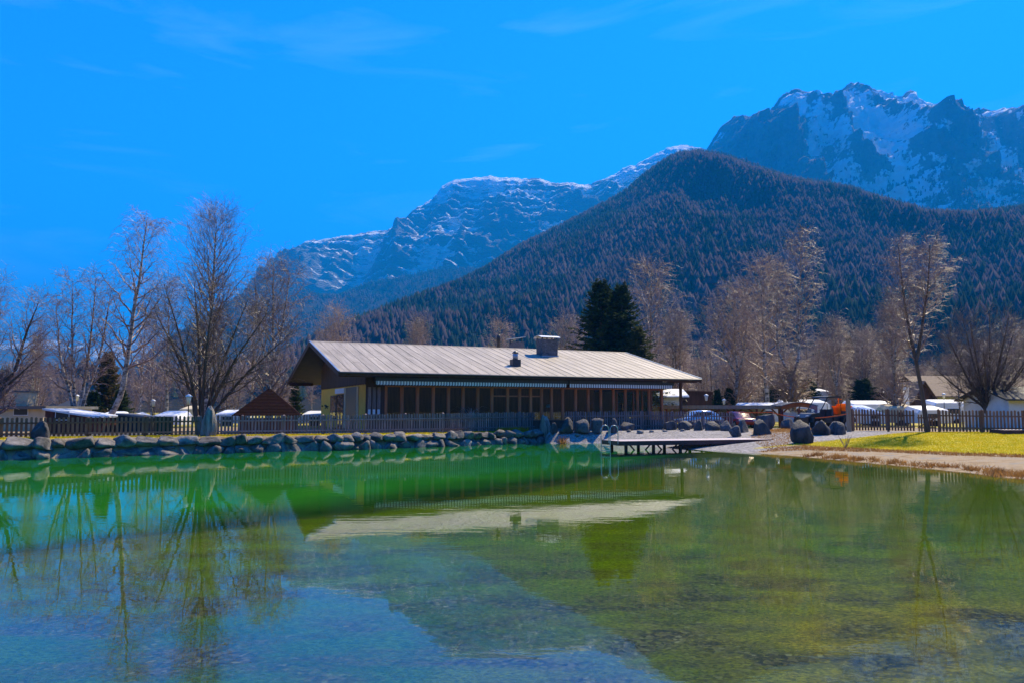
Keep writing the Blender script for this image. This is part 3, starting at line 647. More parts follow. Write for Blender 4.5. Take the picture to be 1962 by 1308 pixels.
# ---------------------------------------------------------------- the blue air in the valley
hb = MB().box(-9700, 9700, -1700, 11300, -1.6, 1650)
hm = bpy.data.materials.new('valley_haze'); hm.use_nodes = True; t = hm.node_tree; t.nodes.clear()
pv = N(t, 'ShaderNodeVolumePrincipled', Density=0.00021); pv.inputs['Color'].default_value = (0.008, 0.36, 1.0, 1); pv.inputs['Anisotropy'].default_value = 0.0
oo = N(t, 'ShaderNodeOutputMaterial'); t.links.new(pv.outputs[0], oo.inputs['Volume'])
tag(hb.build('haze', hm), kind='stuff')
# ================================================================= restaurant
TH, WR, LR, HE, HR, OX, OY = 0.425, 22.6, 29.6, 4.86, 7.74, -11.5, 52.0
FL = 0.95                                                        # floor level
rest = empty('restaurant', (OX, OY, 0), TH, 'long low restaurant with pale ridged roof and wooden window front behind the fence', 'restaurant')
AV = Vector((math.cos(TH), math.sin(TH), 0)); BV = Vector((-math.sin(TH), math.cos(TH), 0)); OV = Vector((OX, OY, 0))
def a_px(x, b):      # position along the front for a photo column, on the plane b metres behind the eave
    d = ray(x, 700); o = OV + BV * b
    # solve (o + AV*a) x d = 0 in plan
    return -(o.x * d.y - o.y * d.x) / (AV.x * d.y - AV.y * d.x)
def b_px(x, a):      # depth along the gable wall for a photo column
    d = ray(x, 700); o = OV + AV * a
    return -(o.x * d.y - o.y * d.x) / (BV.x * d.y - BV.y * d.x)
SL = (HR - HE) / (WR / 2)
def roof_px(x, y):   # local (a, b) on the front slope seen at a photo position
    d = ray(x, y); n = Vector((-BV.x * SL, -BV.y * SL, 1)); p0 = Vector((OX, OY, HE)); e = Vector((0, 0, EYE))
    k = (p0 - e).dot(n) / d.dot(n); q = e + d * k - p0
    return q.dot(AV), q.dot(BV)
# roof: panels on the front slope, one sheet behind, seams between
NP = 38; pw = LR / NP
slope_len = math.hypot(WR / 2, HR - HE)
def slope_piece(a0, a1, b0, b1, lift, th, side=1):
    m = MB()
    def zz(b): return (HE + SL * b) if side > 0 else (HE + SL * (WR - b))
    vs = [(a0, b0, zz(b0) + lift), (a1, b0, zz(b0) + lift), (a1, b1, zz(b1) + lift), (a0, b1, zz(b1) + lift)]
    vs += [(x, y, z - th) for x, y, z in vs]
    return m.add(vs, [(0, 1, 2, 3), (7, 6, 5, 4), (0, 4, 5, 1), (1, 5, 6, 2), (2, 6, 7, 3), (3, 7, 4, 0)])
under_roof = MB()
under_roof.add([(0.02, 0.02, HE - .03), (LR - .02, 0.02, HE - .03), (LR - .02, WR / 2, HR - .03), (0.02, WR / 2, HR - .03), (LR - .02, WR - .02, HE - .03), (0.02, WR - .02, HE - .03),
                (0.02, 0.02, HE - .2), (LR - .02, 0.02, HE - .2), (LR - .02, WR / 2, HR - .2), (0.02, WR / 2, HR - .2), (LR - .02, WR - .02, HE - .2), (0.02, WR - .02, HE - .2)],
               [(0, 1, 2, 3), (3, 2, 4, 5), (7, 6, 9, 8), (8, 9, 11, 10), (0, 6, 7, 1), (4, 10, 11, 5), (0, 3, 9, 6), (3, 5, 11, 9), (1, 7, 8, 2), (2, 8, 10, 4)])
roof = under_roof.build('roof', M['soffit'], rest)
rgn = random.Random(5)
cuts = {}
for i in range(NP):
    a0, a1 = i * pw + 0.008, (i + 1) * pw - 0.008
    cut = rgn.uniform(3.0, 8.0)
    for b0, b1 in ((-0.03, cut - .006), (cut + .006, WR / 2 - 0.02)):
        slope_piece(a0, a1, b0, b1, rgn.uniform(0.008, 0.02), 0.035).build('roof_panel', M['roof'], roof)
rp_me = slope_piece(-0.028, 0.028, -0.04, WR / 2 - 0.02, 0.034, 0.03).mesh('roof_seam', M['roof'])
for i in range(NP + 1): ob('roof_seam', rp_me, roof, loc=(min(max(i * pw, .03), LR - .03), 0, 0))
slope_piece(0, LR, WR / 2 + .02, WR + .03, 0.016, 0.035, -1).build('roof_panel', M['roof'], roof)
m = MB(); m.prism([(WR / 2 - .16, HR - .005), (WR / 2, HR + .05), (WR / 2 + .16, HR - .005), (WR / 2, HR + .01)], -.02, LR + .02, 'x'); m.build('ridge_cap', M['roof'], roof)
# barge boards and fascia
for a in (-0.04, LR - 0.0):
    m = MB()
    for b0, z0, b1, z1 in ((-.06, HE, WR / 2, HR), (WR / 2, HR, WR + .06, HE)):
        m.add([(a, b0, z0 + .0), (a + .04, b0, z0), (a + .04, b1, z1), (a, b1, z1), (a, b0, z0 - .34), (a + .04, b0, z0 - .34), (a + .04, b1, z1 - .34), (a, b1, z1 - .34)],
              [(0, 1, 2, 3), (7, 6, 5, 4), (0, 4, 5, 1), (1, 5, 6, 2), (2, 6, 7, 3), (3, 7, 4, 0)])
    m.build('barge_board', M['dark_wood'], roof)
    m = MB()
    for b0, z0, b1, z1 in ((-.07, HE + .004, WR / 2 - .01, HR + .004), (WR / 2 + .01, HR + .004, WR + .07, HE + .004)):
        m.add([(a - .03, b0, z0 + .05), (a + .09, b0, z0 + .05), (a + .09, b1, z1 + .05), (a - .03, b1, z1 + .05), (a - .03, b0, z0 - .0), (a + .09, b0, z0 - .0), (a + .09, b1, z1 - .0), (a - .03, b1, z1 - .0)],
              [(0, 1, 2, 3), (7, 6, 5, 4), (0, 4, 5, 1), (1, 5, 6, 2), (2, 6, 7, 3), (3, 7, 4, 0)])
    m.build('verge_trim', M['flash_metal'], roof)
MB().box(0.02, LR - .02, -.05, .0, HE - .26, HE - .02).build('fascia', M['dark_wood'], roof)
MB().tube([(0.0, -.12, HE - .07), (LR, -.12, HE - .09)], 0.075, 8).build('gutter', M['dark_metal'], roof)
# walls
WA0 = a_px(702, 1.3); WA1 = a_px(1268, 1.3); WB0 = 1.3; WB1 = b_px(617, WA0)
WT = HE + 1.3 * SL - 0.25                                        # wall top under the slope
XS = [740, 771, 801, 831, 860, 888, 916, 943, 973, 996, 1017, 1038, 1057, 1078, 1103, 1127, 1151, 1175, 1198, 1221, 1243, 1268]
AS = [a_px(x, WB0) for x in XS]
MB().box(WA0, WA1, WB0, WB1, FL - .6, FL - .02).build('plinth', M['grey_roof'], rest)
MB().box(WA0 + .05, WA1 - .02, WB0 + .05, WB1 - .05, FL - .02, FL + .02).build('floor', M['floor'], rest)
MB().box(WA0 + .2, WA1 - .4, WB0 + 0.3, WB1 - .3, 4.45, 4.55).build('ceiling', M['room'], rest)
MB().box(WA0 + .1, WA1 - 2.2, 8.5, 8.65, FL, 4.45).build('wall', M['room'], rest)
MB().box(WA0 + .1, WA1 - .05, WB1 - .2, WB1, FL - .1, WT).build('wall', M['cream_wall'], rest)
# front: sill wall, lintel beam, mullions, panes
MB().box(AS[0] - .02, WA1, WB0, WB0 + .14, FL - .05, 1.55).build('sill_wall', M['dark_wood'], rest)
MB().box(WA0 + .02, WA1, WB0 - .02, WB0 + .16, 4.02, WT).build('lintel_beam', M['dark_wood'], rest)
MB().box(WA0 + .02, AS[0] - .03, WB0, WB0 + .14, FL - .05, 4.02).build('wall', M['dark_wood'], rest)
mul = MB().box(-.075, .075, -.05, .09, 1.55, 4.02).mesh('mullion', M['frame_wood'])
for a in AS: ob('mullion', mul, rest, loc=(a, WB0 + .04, 0))
transom = {7: 3.3, 8: 3.3, 9: 3.3, 10: 3.3}
for i in range(len(AS) - 1):
    a0, a1 = AS[i] + .077, AS[i + 1] - .077
    f = MB()
    for (x0, x1, z0, z1) in ((a0, a1, 1.553, 1.62), (a0, a1, 3.93, 4.017), (a0, a0 + .05, 1.62, 3.93), (a1 - .05, a1, 1.62, 3.93)): f.box(x0, x1, WB0 + .03, WB0 + .09, z0, z1)
    if i in transom: f.box(a0 + .05, a1 - .05, WB0 + .03, WB0 + .09, transom[i], transom[i] + .09)
    wn = f.build('window', M['frame_wood'] if i not in (8, 9, 10) else M['frame_wood'], rest)
    MB().box(a0 + .048, a1 - .048, WB0 + .055, WB0 + .062, 1.618, 3.932).build('pane', M['glass'], wn)
# glazed right-hand side
bs = [WB0 + .2 + k * 1.35 for k in range(6)]
mul2 = MB().box(-.06, .06, -.07, .07, FL, 4.02).mesh('mullion', M['frame_wood'])
for k, b in enumerate(bs):
    ob('mullion', mul2, rest, loc=(WA1 - .02, b, 0))
    if k < len(bs) - 1:
        f = MB().box(WA1 - .05, WA1 + .01, b + .072, bs[k + 1] - .072, 1.3, 1.38).box(WA1 - .05, WA1 + .01, b + .072, bs[k + 1] - .072, 3.9, 4.0)
        wn = f.build('window', M['frame_wood'], rest); MB().box(WA1 - .025, WA1 - .018, b + .072, bs[k + 1] - .072, 1.375, 3.905).build('pane', M['glass'], wn)
MB().box(WA1 - .1, WA1 + .04, WB0 + .18, WB1, 4.02, WT + .2).build('side_beam', M['dark_wood'], rest)
MB().box(WA1 - .1, WA1 + .02, bs[-1] + .1, WB1 - .2, FL - .05, 4.02).build('wall', M['cream_wall'], rest)
# left gable: yellow wall, boarded gable with ragged lower ends
ga = WA0
gable = MB().add([(ga, WB0 + .16, FL - .5), (ga, WB1, FL - .5), (ga, WB1, 4.35), (ga, WB0 + .16, 4.35), (ga + .15, WB0 + .16, FL - .5), (ga + .15, WB1, FL - .5), (ga + .15, WB1, 4.35), (ga + .15, WB0 + .16, 4.35)],
         [(0, 1, 2, 3), (7, 6, 5, 4), (0, 4, 5, 1), (1, 5, 6, 2), (2, 6, 7, 3), (3, 7, 4, 0)]).build('gable_wall', M['yellow_wall'], rest)
nb = int((WB1 - WB0) / 0.24); bw = (WB1 - WB0) / nb
gb = None
for k in range(nb):
    b0 = WB0 + k * bw + .006; b1 = b0 + bw - .012; zc = lambda b: HE + SL * min(b, WR - b) - .24
    zl = 4.06 + (0.06 if k % 2 else 0.0)
    m = MB().add([(ga - .05, b0, zl + .06), (ga - .05, (b0 + b1) / 2, zl), (ga - .05, b1, zl + .06), (ga - .05, b1, zc(b1)), (ga - .05, b0, zc(b0)),
                  (ga - .012, b0, zl + .06), (ga - .012, (b0 + b1) / 2, zl), (ga - .012, b1, zl + .06), (ga - .012, b1, zc(b1)), (ga - .012, b0, zc(b0))],
                 [(0, 1, 2, 3, 4), (9, 8, 7, 6, 5), (0, 5, 6, 1), (1, 6, 7, 2), (2, 7, 8, 3), (3, 8, 9, 4), (4, 9, 5, 0)])
    m.build('gable_board', M['dark_wood'], rest)
for b in (0.5, WR / 2, WR - .5):                                  # purlins carrying the overhang
    z = HE + SL * min(b, WR - b) - .22
    MB().box(0.1, WA0 + .1, b - .1, b + .1, z - .22, z).build('purlin', M['dark_wood'], rest)
    MB().box(WA1, LR - .1, b - .1, b + .1, z - .22, z).build('purlin', M['dark_wood'], rest)
def gab(x0, x1, z0, z1, name, mt, proud=.04, par=rest, off=0.0):
    b0, b1 = sorted((b_px(x0, ga), b_px(x1, ga))); return MB().box(ga - proud - off, ga - off - .002, b0, b1, z0, z1).build(name, mt, par)
wdo = gab(635, 646, 1.6, 3.5, 'window', M['dark_wood']); gab(636, 645, 1.68, 3.42, 'pane', M['glass'], .01, wdo, .042)
dr = gab(647, 661, FL, 3.55, 'door', M['dark_wood']); gab(648.5, 653.5, 1.2, 3.45, 'pane', M['glass'], .01, dr, .042); gab(654.5, 660, 1.2, 3.45, 'pane', M['glass'], .01, dr, .042)
gab(644, 661, 3.62, 4.0, 'sign_board', M['paper'], .05)
gab(665, 685, FL, 4.0, 'door', M['black_plastic'], .05)
gab(661.6, 664.6, FL, 4.0, 'door_frame', M['cream_wall'], .06)
gab(685.4, 688.5, FL, 4.0, 'door_frame', M['cream_wall'], .06)
# wrought ornament on the yellow wall
m = MB(); 
for x, z, s in ((628, 2.62, .12), (625.6, 2.72, .07), (630.6, 2.6, .07), (626, 2.46, .05), (629.8, 2.45, .05), (620, 2.66, .08)):
    b = b_px(x, ga); m.lathe([(0, -s), (s * .8, -s * .5), (s, 0), (s * .8, s * .5), (0, s)], 8, (ga - .05, b, z))
m.build('ornament', M['dark_metal'], rest)
# shutters and notices on the corner pier
for k in range(3):
    a = WA0 + .12 + k * .33
    sh = MB().box(a, a + .24, WB0 - .045, WB0 - .004, 1.9, 3.9).build('shutter', M['fence'], rest)
    MB().box(a + .03, a + .2, WB0 - .062, WB0 - .047, 2.02, 2.36).build('notice', M['paper'], sh)
# awnings with scalloped striped valance
def valance_mat():
    m, t, b = new_mat('striped_awning_cloth'); tc = N(t, 'ShaderNodeTexCoord'); sx = N(t, 'ShaderNodeSeparateXYZ'); t.links.new(tc.outputs['Object'], sx.inputs[0])
    mu = N(t, 'ShaderNodeMath', operation='FRACT'); ml = N(t, 'ShaderNodeMath', operation='MULTIPLY'); ml.inputs[1].default_value = 1 / 0.21; t.links.new(sx.outputs['X'], ml.inputs[0]); t.links.new(ml.outputs[0], mu.inputs[0])
    r = ramp(t, [(0.0, (0.74, 0.76, 0.78)), (0.62, (0.74, 0.76, 0.78)), (0.66, (0.06, 0.08, 0.12))]); r.color_ramp.interpolation = 'CONSTANT'; t.links.new(mu.outputs[0], r.inputs['Fac'])
    t.links.new(r.outputs[0], b.inputs['Base Color']); b.inputs['Roughness'].default_value = .8; return m
M['valance'] = valance_mat()
for x0, x1 in ((721, 1089), (1091, 1291)):
    a0, a1 = a_px(x0, .42), a_px(x1, .42)
    aw = MB().box(a0, a1, .42, WB0 - .03, HE - .58, HE - .3).build('awning', M['dark_metal'], rest)
    n = int((a1 - a0) / .21); m = MB()
    for k in range(n):
        s0 = a0 + k * .21; s1 = s0 + .205
        z = HE - .56; pts = [(s0, z), (s1, z), (s1, z - .22), (s1 - .05, z - .27), (s0 + .05, z - .27), (s0, z - .22)]
        m.prism(pts, .40, .412, 'y')
    m.build('valance', M['valance'], aw)
# posts under the right overhang
for x in (1303,):
    a = a_px(x, 1.3); MB().box(a - .09, a + .09, 1.21, 1.39, FL - .2, HE + .02).build('post', M['dark_wood'], rest)
MB().box(WA1 + .05, a_px(1312, 1.3), 1.2, 1.4, HE - .2, HE + .06).build('beam', M['dark_wood'], rest)
# chimneys and vents on the roof
def rz(b): return HE + SL * min(b, WR - b)
ca, cb = roof_px(1054, 683); chw, chd = 1.5, 1.15
ch = empty('chimney', (ca, cb, rz(cb))); ch.parent = rest
bt = SL * chd
MB().box(-chw / 2 + .012, chw / 2 - .012, .012, chd - .012, -.1, 1.50).build('chimney_core', M['grey_roof'], ch)
bl = {}
for row in range(11):
    off = 0.0 if row % 2 == 0 else 0.125
    for face in (0, 1):
        n = 6; wdt = chw if face == 0 else chd; L_ = wdt / (6 if face == 0 else 5); k = 0
        x = -wdt / 2 + .004
        first = L_ if row % 2 == 0 else L_ / 2
        while x < wdt / 2 - .05:
            ln = min(first if k == 0 else L_, wdt / 2 - x) - .014
            key = (round(ln, 3), face)
            if key not in bl: bl[key] = (MB().box(0, ln, -.012, .03, 0, .118) if face == 0 else MB().box(-.012, .03, 0, ln, 0, .118)).mesh('brick', M['brick'])
            z = .12 + row * .125
            if face == 0: ob('brick', bl[key], ch, loc=(x, .0, z))
            else: ob('brick', bl[key], ch, loc=(-chw / 2, x + chd / 2, z))
            x += ln + .014; k += 1
MB().box(-chw / 2 - .06, chw / 2 + .06, -.06, chd + .05, -.25, .1).build('flashing', M['flash_metal'], ch)
for x in (-.68, -.25, .25, .68):
    for y in (.08, chd - .08): MB().box(x - .035, x + .035, y - .035, y + .035, 1.5, 1.66).build('cap_post', M['dark_metal'], ch)
m = MB(); arc = [(-.16 + (chd + .32) * k / 10, 1.66 + .17 * math.sin(math.pi * k / 10)) for k in range(11)]
m.prism([(y, z) for y, z in arc] + [(y, z - .03) for y, z in arc[::-1]], -chw / 2 - .2, chw / 2 + .2, 'x'); m.build('chimney_cap', M['white_metal'], ch)
va, vb = roof_px(990.5, 702); ve = empty('roof_vent', (va, vb, rz(vb))); ve.parent = rest
MB().box(-.34, .34, -.0, .6, -.2, .58).build('vent_base', M['dark_metal'], ve)
MB().lathe([(0, .58), (.21, .58), (.21, 1.0), (.19, 1.02), (0, 1.02)], 14, (0, .3, 0)).build('vent_pipe', M['flash_metal'], ve)
MB().lathe([(0, 1.08), (.24, 1.05), (.26, 1.10), (.14, 1.2), (.06, 1.27), (0, 1.28)], 14, (0, .3, 0)).build('vent_cowl', M['dark_metal'], ve)
pa, pb = roof_px(955, 669); pb = WR / 2 + .9; pa = a_px(955, pb); fp = empty('flue_pipe', (pa, pb, rz(pb))); fp.parent = rest
MB().lathe([(0, -.2), (.15, -.2), (.15, .85), (.19, .87), (.19, 1.35), (.12, 1.5), (0, 1.52)], 12).build('flue', M['dark_metal'], fp)
cb2 = WR / 2 + 3.2; ca2 = a_px(990, cb2); c2 = empty('chimney', (ca2, cb2, rz(cb2))); c2.parent = rest
MB().box(-.6, .6, -.4, .4, -.3, 1.72).build('chimney_stack', M['brick'], c2)
MB().add([(-.8, -.6, 1.95), (.62, -.6, 2.15), (.62, .6, 2.15), (-.8, .6, 1.95), (-.8, -.6, 1.99), (.62, -.6, 2.19), (.62, .6, 2.19), (-.8, .6, 1.99)],
         [(3, 2, 1, 0), (4, 5, 6, 7), (0, 1, 5, 4), (1, 2, 6, 5), (2, 3, 7, 6), (3, 0, 4, 7)]).build('chimney_cap', M['white_metal'], c2)
MB().box(-.7, -.64, -.05, .05, 1.5, 1.95).box(.5, .56, -.05, .05, 1.5, 2.13).build('cap_post', M['dark_metal'], c2)

# furniture seen through the windows
def loc_w(a, b, z): p = OV + AV * a + BV * b; return (p.x, p.y, z)
def chair_meshes():
    s = MB().box(-.2, .2, -.2, .2, .43, .47).mesh('seat', M['chair_wood']); b = MB()
    for x in (-.17, -.06, .06, .17): b.box(x - .018, x + .018, .17, .2, .47, .92)
    b.box(-.2, .2, .165, .205, .86, .95); b = b.mesh('backrest', M['chair_wood']); l = MB().box(-.02, .02, -.02, .02, 0, .43).mesh('leg', M['chair_wood'])
    return s, b, l
cs_, cb_, cl_ = chair_meshes()
tt_ = MB().lathe([(0, .70), (.5, .70), (.52, .72), (.52, .74), (0, .745)], 18).mesh('table_top', M['chair_wood']); tl_ = MB().lathe([(.05, .05), (.05, .7)], 8).mesh('pedestal', M['dark_wood']); tb_ = MB().lathe([(0, 0), (.26, 0), (.26, .03), (.05, .05)], 12).mesh('foot_plate', M['dark_wood'])
k = 0
for x, b, nm in ((1120, 2.9, 'third'), (1170, 2.7, 'second'), (1222, 2.6, 'nearest to')):
    a = a_px(x, b); tx = 'round wooden table inside, %s the right end of the window front' % nm if k == 2 else 'round wooden table inside, %s from the right end of the window front' % nm
    tb = empty('round_table', loc_w(a, b, FL + .02), TH, tx, 'table', 'dining tables behind the glass'); ob('table_top', tt_, tb); ob('pedestal', tl_, tb); ob('foot_plate', tb_, tb)
    for dx, dr_, wh in ((-.75, R(90), 'left'), (.75, R(-90), 'right')):
        c = empty('chair', loc_w(a + dx, b + .1, FL + .02), TH + dr_, 'slatted wooden chair %s of the round table %s the right window end' % (wh, nm if k == 2 else nm + ' from'), 'chair', 'dining chairs behind the glass')
        ob('seat', cs_, c); ob('backrest', cb_, c)
        for lx in (-.17, .17):
            for ly in (-.17, .17): ob('leg', cl_, c, loc=(lx, ly, 0))
    k += 1
a = a_px(1051, 2.4); lp = empty('floor_lamp', loc_w(a, 2.4, FL + .02), 0, 'slim floor lamp with small teal shade behind the middle windows', 'lamp')
MB().lathe([(0, 0), (.16, 0), (.16, .03), (.02, .05), (.02, 1.62)], 10).build('stand', M['dark_metal'], lp); MB().lathe([(.26, 1.55), (.2, 1.72), (.08, 1.8), (0, 1.81)], 14).build('lamp_shade', M['teal'], lp)
# big strappy plant in front of the windows
pl = empty('strap_leaf_plant', loc_w(a_px(903, .7), .7, FL - .05), 0, 'large faded strap-leaved plant against the restaurant windows', 'plant')
MB().lathe([(0, 0), (.36, 0), (.45, .5), (.47, .55), (0, .5)], 16).build('pot', M['grey_roof'], pl)
rg = random.Random(3); m = MB()
for k in range(64):
    az = rg.uniform(0, 6.28); el = R(rg.uniform(25, 82)); ln = rg.uniform(1.1, 2.15); wd = rg.uniform(.035, .06); pts = []
    for s in range(6):
        q = s / 5; e2 = el - q * q * R(rg.uniform(15, 60)); pts.append((math.cos(az) * ln * q * math.cos(e2), math.sin(az) * ln * q * math.cos(e2) * .6, .5 + ln * q * math.sin(e2) * .95))
    px_, py_ = -math.sin(az), math.cos(az)
    vs, fs = [], []
    for s, p in enumerate(pts):
        ww = wd * (1 - .85 * (s / 5) ** 2); vs += [(p[0] - px_ * ww, p[1] - py_ * ww, p[2]), (p[0] + px_ * ww, p[1] + py_ * ww, p[2])]
    for s in range(5): fs.append((2 * s, 2 * s + 1, 2 * s + 3, 2 * s + 2))
    m.add(vs, fs)
m.build('leaves', M['agave'], pl)

# ================================================================= stones
def rock_mesh(name, seed, m, sub=3, cuts=9, flat=0.0, rough=0.16, tilt=True):
    import bmesh
    rg = np.random.default_rng(seed); bm = bmesh.new(); bmesh.ops.create_icosphere(bm, subdivisions=sub, radius=1.0)
    V = np.array([v.co[:] for v in bm.verts]); Fc = np.array([[v.index for v in f.verts] for f in bm.faces]); bm.free()
    V = np.sign(V) * np.abs(V) ** rg.uniform(.55, .8); V = V @ np.linalg.qr(rg.normal(size=(3, 3)))[0] if tilt else V
    V *= (1 + rough * 2.2 * (fbm(V[:, 0] * 1.1 + seed, V[:, 1] * 1.1, V[:, 2] * 1.1, 3, seed) - .5))[:, None]
    for _ in range(cuts):
        n = rg.normal(size=3); n /= np.linalg.norm(n); d = rg.uniform(.5, .85); s = V @ n; V -= np.maximum(s - d, 0)[:, None] * n * .97
    V *= (1 + rough * (fbm(V[:, 0] * 3.5 + seed, V[:, 1] * 3.5, V[:, 2] * 3.5, 3, seed + 9) - .5))[:, None]
    V[:, 2] = np.where(V[:, 2] < -.3, -.3 + (V[:, 2] + .3) * .12, V[:, 2])
    lo, hi = V.min(0), V.max(0); V = (V - (lo + hi) / 2) / ((hi - lo) / 2); V[:, 2] = (V[:, 2] + 1) / 2        # x,y in -1..1, z in 0..1
    return mesh_np(name, V, Fc, m, False)
# retaining wall of field stones along the pond
wall = empty('stone_retaining_wall', (WALL[2].x, WALL[2].y, 0), 0, 'long dry wall of grey field stones edging the pond below the fence', 'stone wall')
wst = [rock_mesh('stone', 100 + k, M['stone'], 3, 13, rough=.2) for k in range(9)]
path = [Vector(p) for p in WALL[1:]]; cum = [0]
for a, b in zip(path, path[1:]): cum.append(cum[-1] + (b - a).length)
def along(s):
    i = 0
    while i < len(cum) - 2 and s > cum[i + 1]: i += 1
    d = (path[i + 1] - path[i]).normalized(); return path[i] + d * (s - cum[i]), d
rg = random.Random(11)
for course, (zb, zs, dep, bo) in enumerate(((-.22, .78, .55, .2), (.44, .60, .5, .36), (.0, .62, .4, .55))):
    s = cum[1] - 6.5 if course < 2 else cum[1] - 6
    while s < cum[-1] - .2:
        p, d = along(max(s, 0)); far = (p.y - 30) / 28
        wd = rg.uniform(.75, 1.6) * (1.0 - .22 * max(0, far)) * (1.0 if course != 2 else 1.5); hh = zs * rg.uniform(.78, 1.12) * (1 - .12 * max(0, far))
        p, d = along(s + wd / 2); n = Vector((-d.y, d.x, 0)); q = p + n * (bo + rg.uniform(-.06, .08))
        zz = zb * (1 - .14 * max(0, far)) if course == 1 else zb
        ob('stone', wst[rg.randrange(9)], wall, loc=(q.x - wall.location.x, q.y - wall.location.y, zz), rot=(rg.uniform(-.12, .12), rg.uniform(-.12, .12), math.atan2(d.y, d.x) + rg.choice([0, math.pi]) + rg.uniform(-.25, .25)), scale=(wd * .55, dep * rg.uniform(.85, 1.1), hh))
        s += wd * (.84 if course != 2 else .8)
# the stones lean on a core of dark earth and rubble
core = MB(); cl_ = []
for k in range(60):
    p, d = along(max(cum[1] - 9, 0) + k / 59 * (cum[-1] - .3 - max(cum[1] - 9, 0))); n = Vector((-d.y, d.x, 0)); zt__ = float(ztop(np.array([p.x]), 0)[0]) - .12
    for o_, z in ((.3, -.3), (.42, zt__ * .6), (.6, zt__), (.95, zt__ - .02), (.95, -.3)): q = p + n * o_ - wall.location; cl_.append((q.x, q.y, z))
core.add(cl_, [(5 * i + j, 5 * i + j + 1, 5 * i + j + 6, 5 * i + j + 5) for i in range(59) for j in range(4)])
M['earth'] = mat('dark_earth', (0.035, 0.03, 0.025), (0.018, 0.016, 0.014), 3, 0.95, 0.6, rnd=0)
core.build('rubble_core', M['earth'], wall)
# standing stones
def standing(x, ytop, ybase, wpx, D, label, seed, m, lean=0.0, zb=None):
    p = at(x, ybase, D); t_ = at(x, ytop, D); hgt = t_.z - p.z; wd = wpx / F * D
    me = rock_mesh('standing_stone', seed, m, 4, 5, rough=.2, tilt=False)
    co = np.empty(len(me.vertices) * 3, np.float32); me.vertices.foreach_get('co', co); co = co.reshape(-1, 3)
    co[:, :2] *= (1.0 - .34 * co[:, 2:3] ** 1.6) * (1 + .25 * (fbm(co[:, 0] * 2.2, co[:, 1] * 2.2, co[:, 2] * 4 + seed, 4, seed)[:, None] - .5)) ; me.vertices.foreach_set('co', co.ravel()); me.update()
    o = ob('standing_stone', me, None, loc=(p.x, p.y, p.z), rot=(0, lean, .4), scale=(wd / 2, wd / 2 * .8, hgt)); tag(o, label, 'stone'); return o
pt = lambda x: next(G(x, y) for y in [np.interp(x, [q[0] for q in WALL_PX], [q[1] for q in WALL_PX])])
standing(398, 776, 838, 31, pt(398).y + 1.1, 'tallest pale rough standing stone rising in front of the fence and bare multi-stemmed tree', 501, M['pale_stone'], .05)
standing(75, 805, 850, 34, pt(75).y + .75, 'short tapering standing stone on the wall near the left end', 502, M['boulder'], .03)
standing(1046, 793, 848, 24, pt(1040).y + .3, 'upright rugged stone ending the wall where the gravel beach begins', 503, M['pale_stone'], -.02)
# boulders round the beach
BO = [(1061, 813, 831, 15, 'small rounded boulder tucked against the upright stone at the wall end'),
      (1084, 805, 833, 30, 'sharp-topped boulder second from the upright stone on the beach'),
      (1116, 809, 833, 32, 'broad domed boulder left of the ladder rails'),
      (1145, 806, 832, 25, 'pointed boulder just left of the ladder rails'),
      (1176, 805, 830, 22, 'boulder seen through the ladder rails'),
      (1201, 808, 824, 29, 'low flat boulder just right of the ladder rails'),
      (1231, 801, 822, 20, 'tall slanted boulder in the middle of the boulder row'),
      (1260, 805, 821, 25, 'pale-topped boulder right of the tall slanted one'),
      (1285, 806, 823, 25, 'rounded dark boulder below the right end of the awning'),
      (1315, 806, 823, 26, 'dark smooth boulder below the parked silver car'),
      (1340, 806, 824, 22, 'knobbly narrow boulder right of the one below the silver car'),
      (1367, 807, 824, 30, 'long low boulder in the right half of the row'),
      (1395, 806, 825, 25, 'dark boulder just left of the flat-topped one'),
      (1424, 804, 828, 26, 'flat-topped dark boulder where the fence ends'),
      (1411, 816, 836, 24, 'small wedge-shaped stone on the gravel above the dock'),
      (1463, 804, 832, 33, 'black domed boulder in front of the bigger one by the planter'),
      (1471, 794, 822, 36, 'big black boulder behind the domed one near the carport'),
      (1511, 802, 821, 25, 'round dark boulder standing alone on the dry grass'),
      (1540, 807, 849, 46, 'largest dark boulder standing at the end of the dock'),
      (1577, 806, 833, 36, 'grey sloping boulder right behind the largest one'),
      (1598, 808, 831, 24, 'left one of the touching boulder pair below the utility vehicle'),
      (1613, 808, 832, 28, 'ribbed right one of the touching boulder pair beside the fence end'),
      (1618, 799, 811, 17, 'small dark stone behind the touching pair by the wooden post')]
for k, (x, yt, yb, wpx, lab) in enumerate(BO):
    p = hit(x, yb); D = p.y; wd = wpx / F * D; hh = (yb - yt) / F * D * 1.08
    mm = M['boulder']
    o = ob('boulder', rock_mesh('boulder', 300 + k * 7, mm, 3, 11), None, loc=(p.x, p.y + wd * .3, gz(p.x, p.y + wd * .3) - .08), rot=(0, 0, rg.uniform(-.4, .4)), scale=(wd / 2, wd / 2 * .85, hh + .06)); tag(o, lab, 'boulder', 'boulders around the gravel beach')
    if k == 14:
        pass
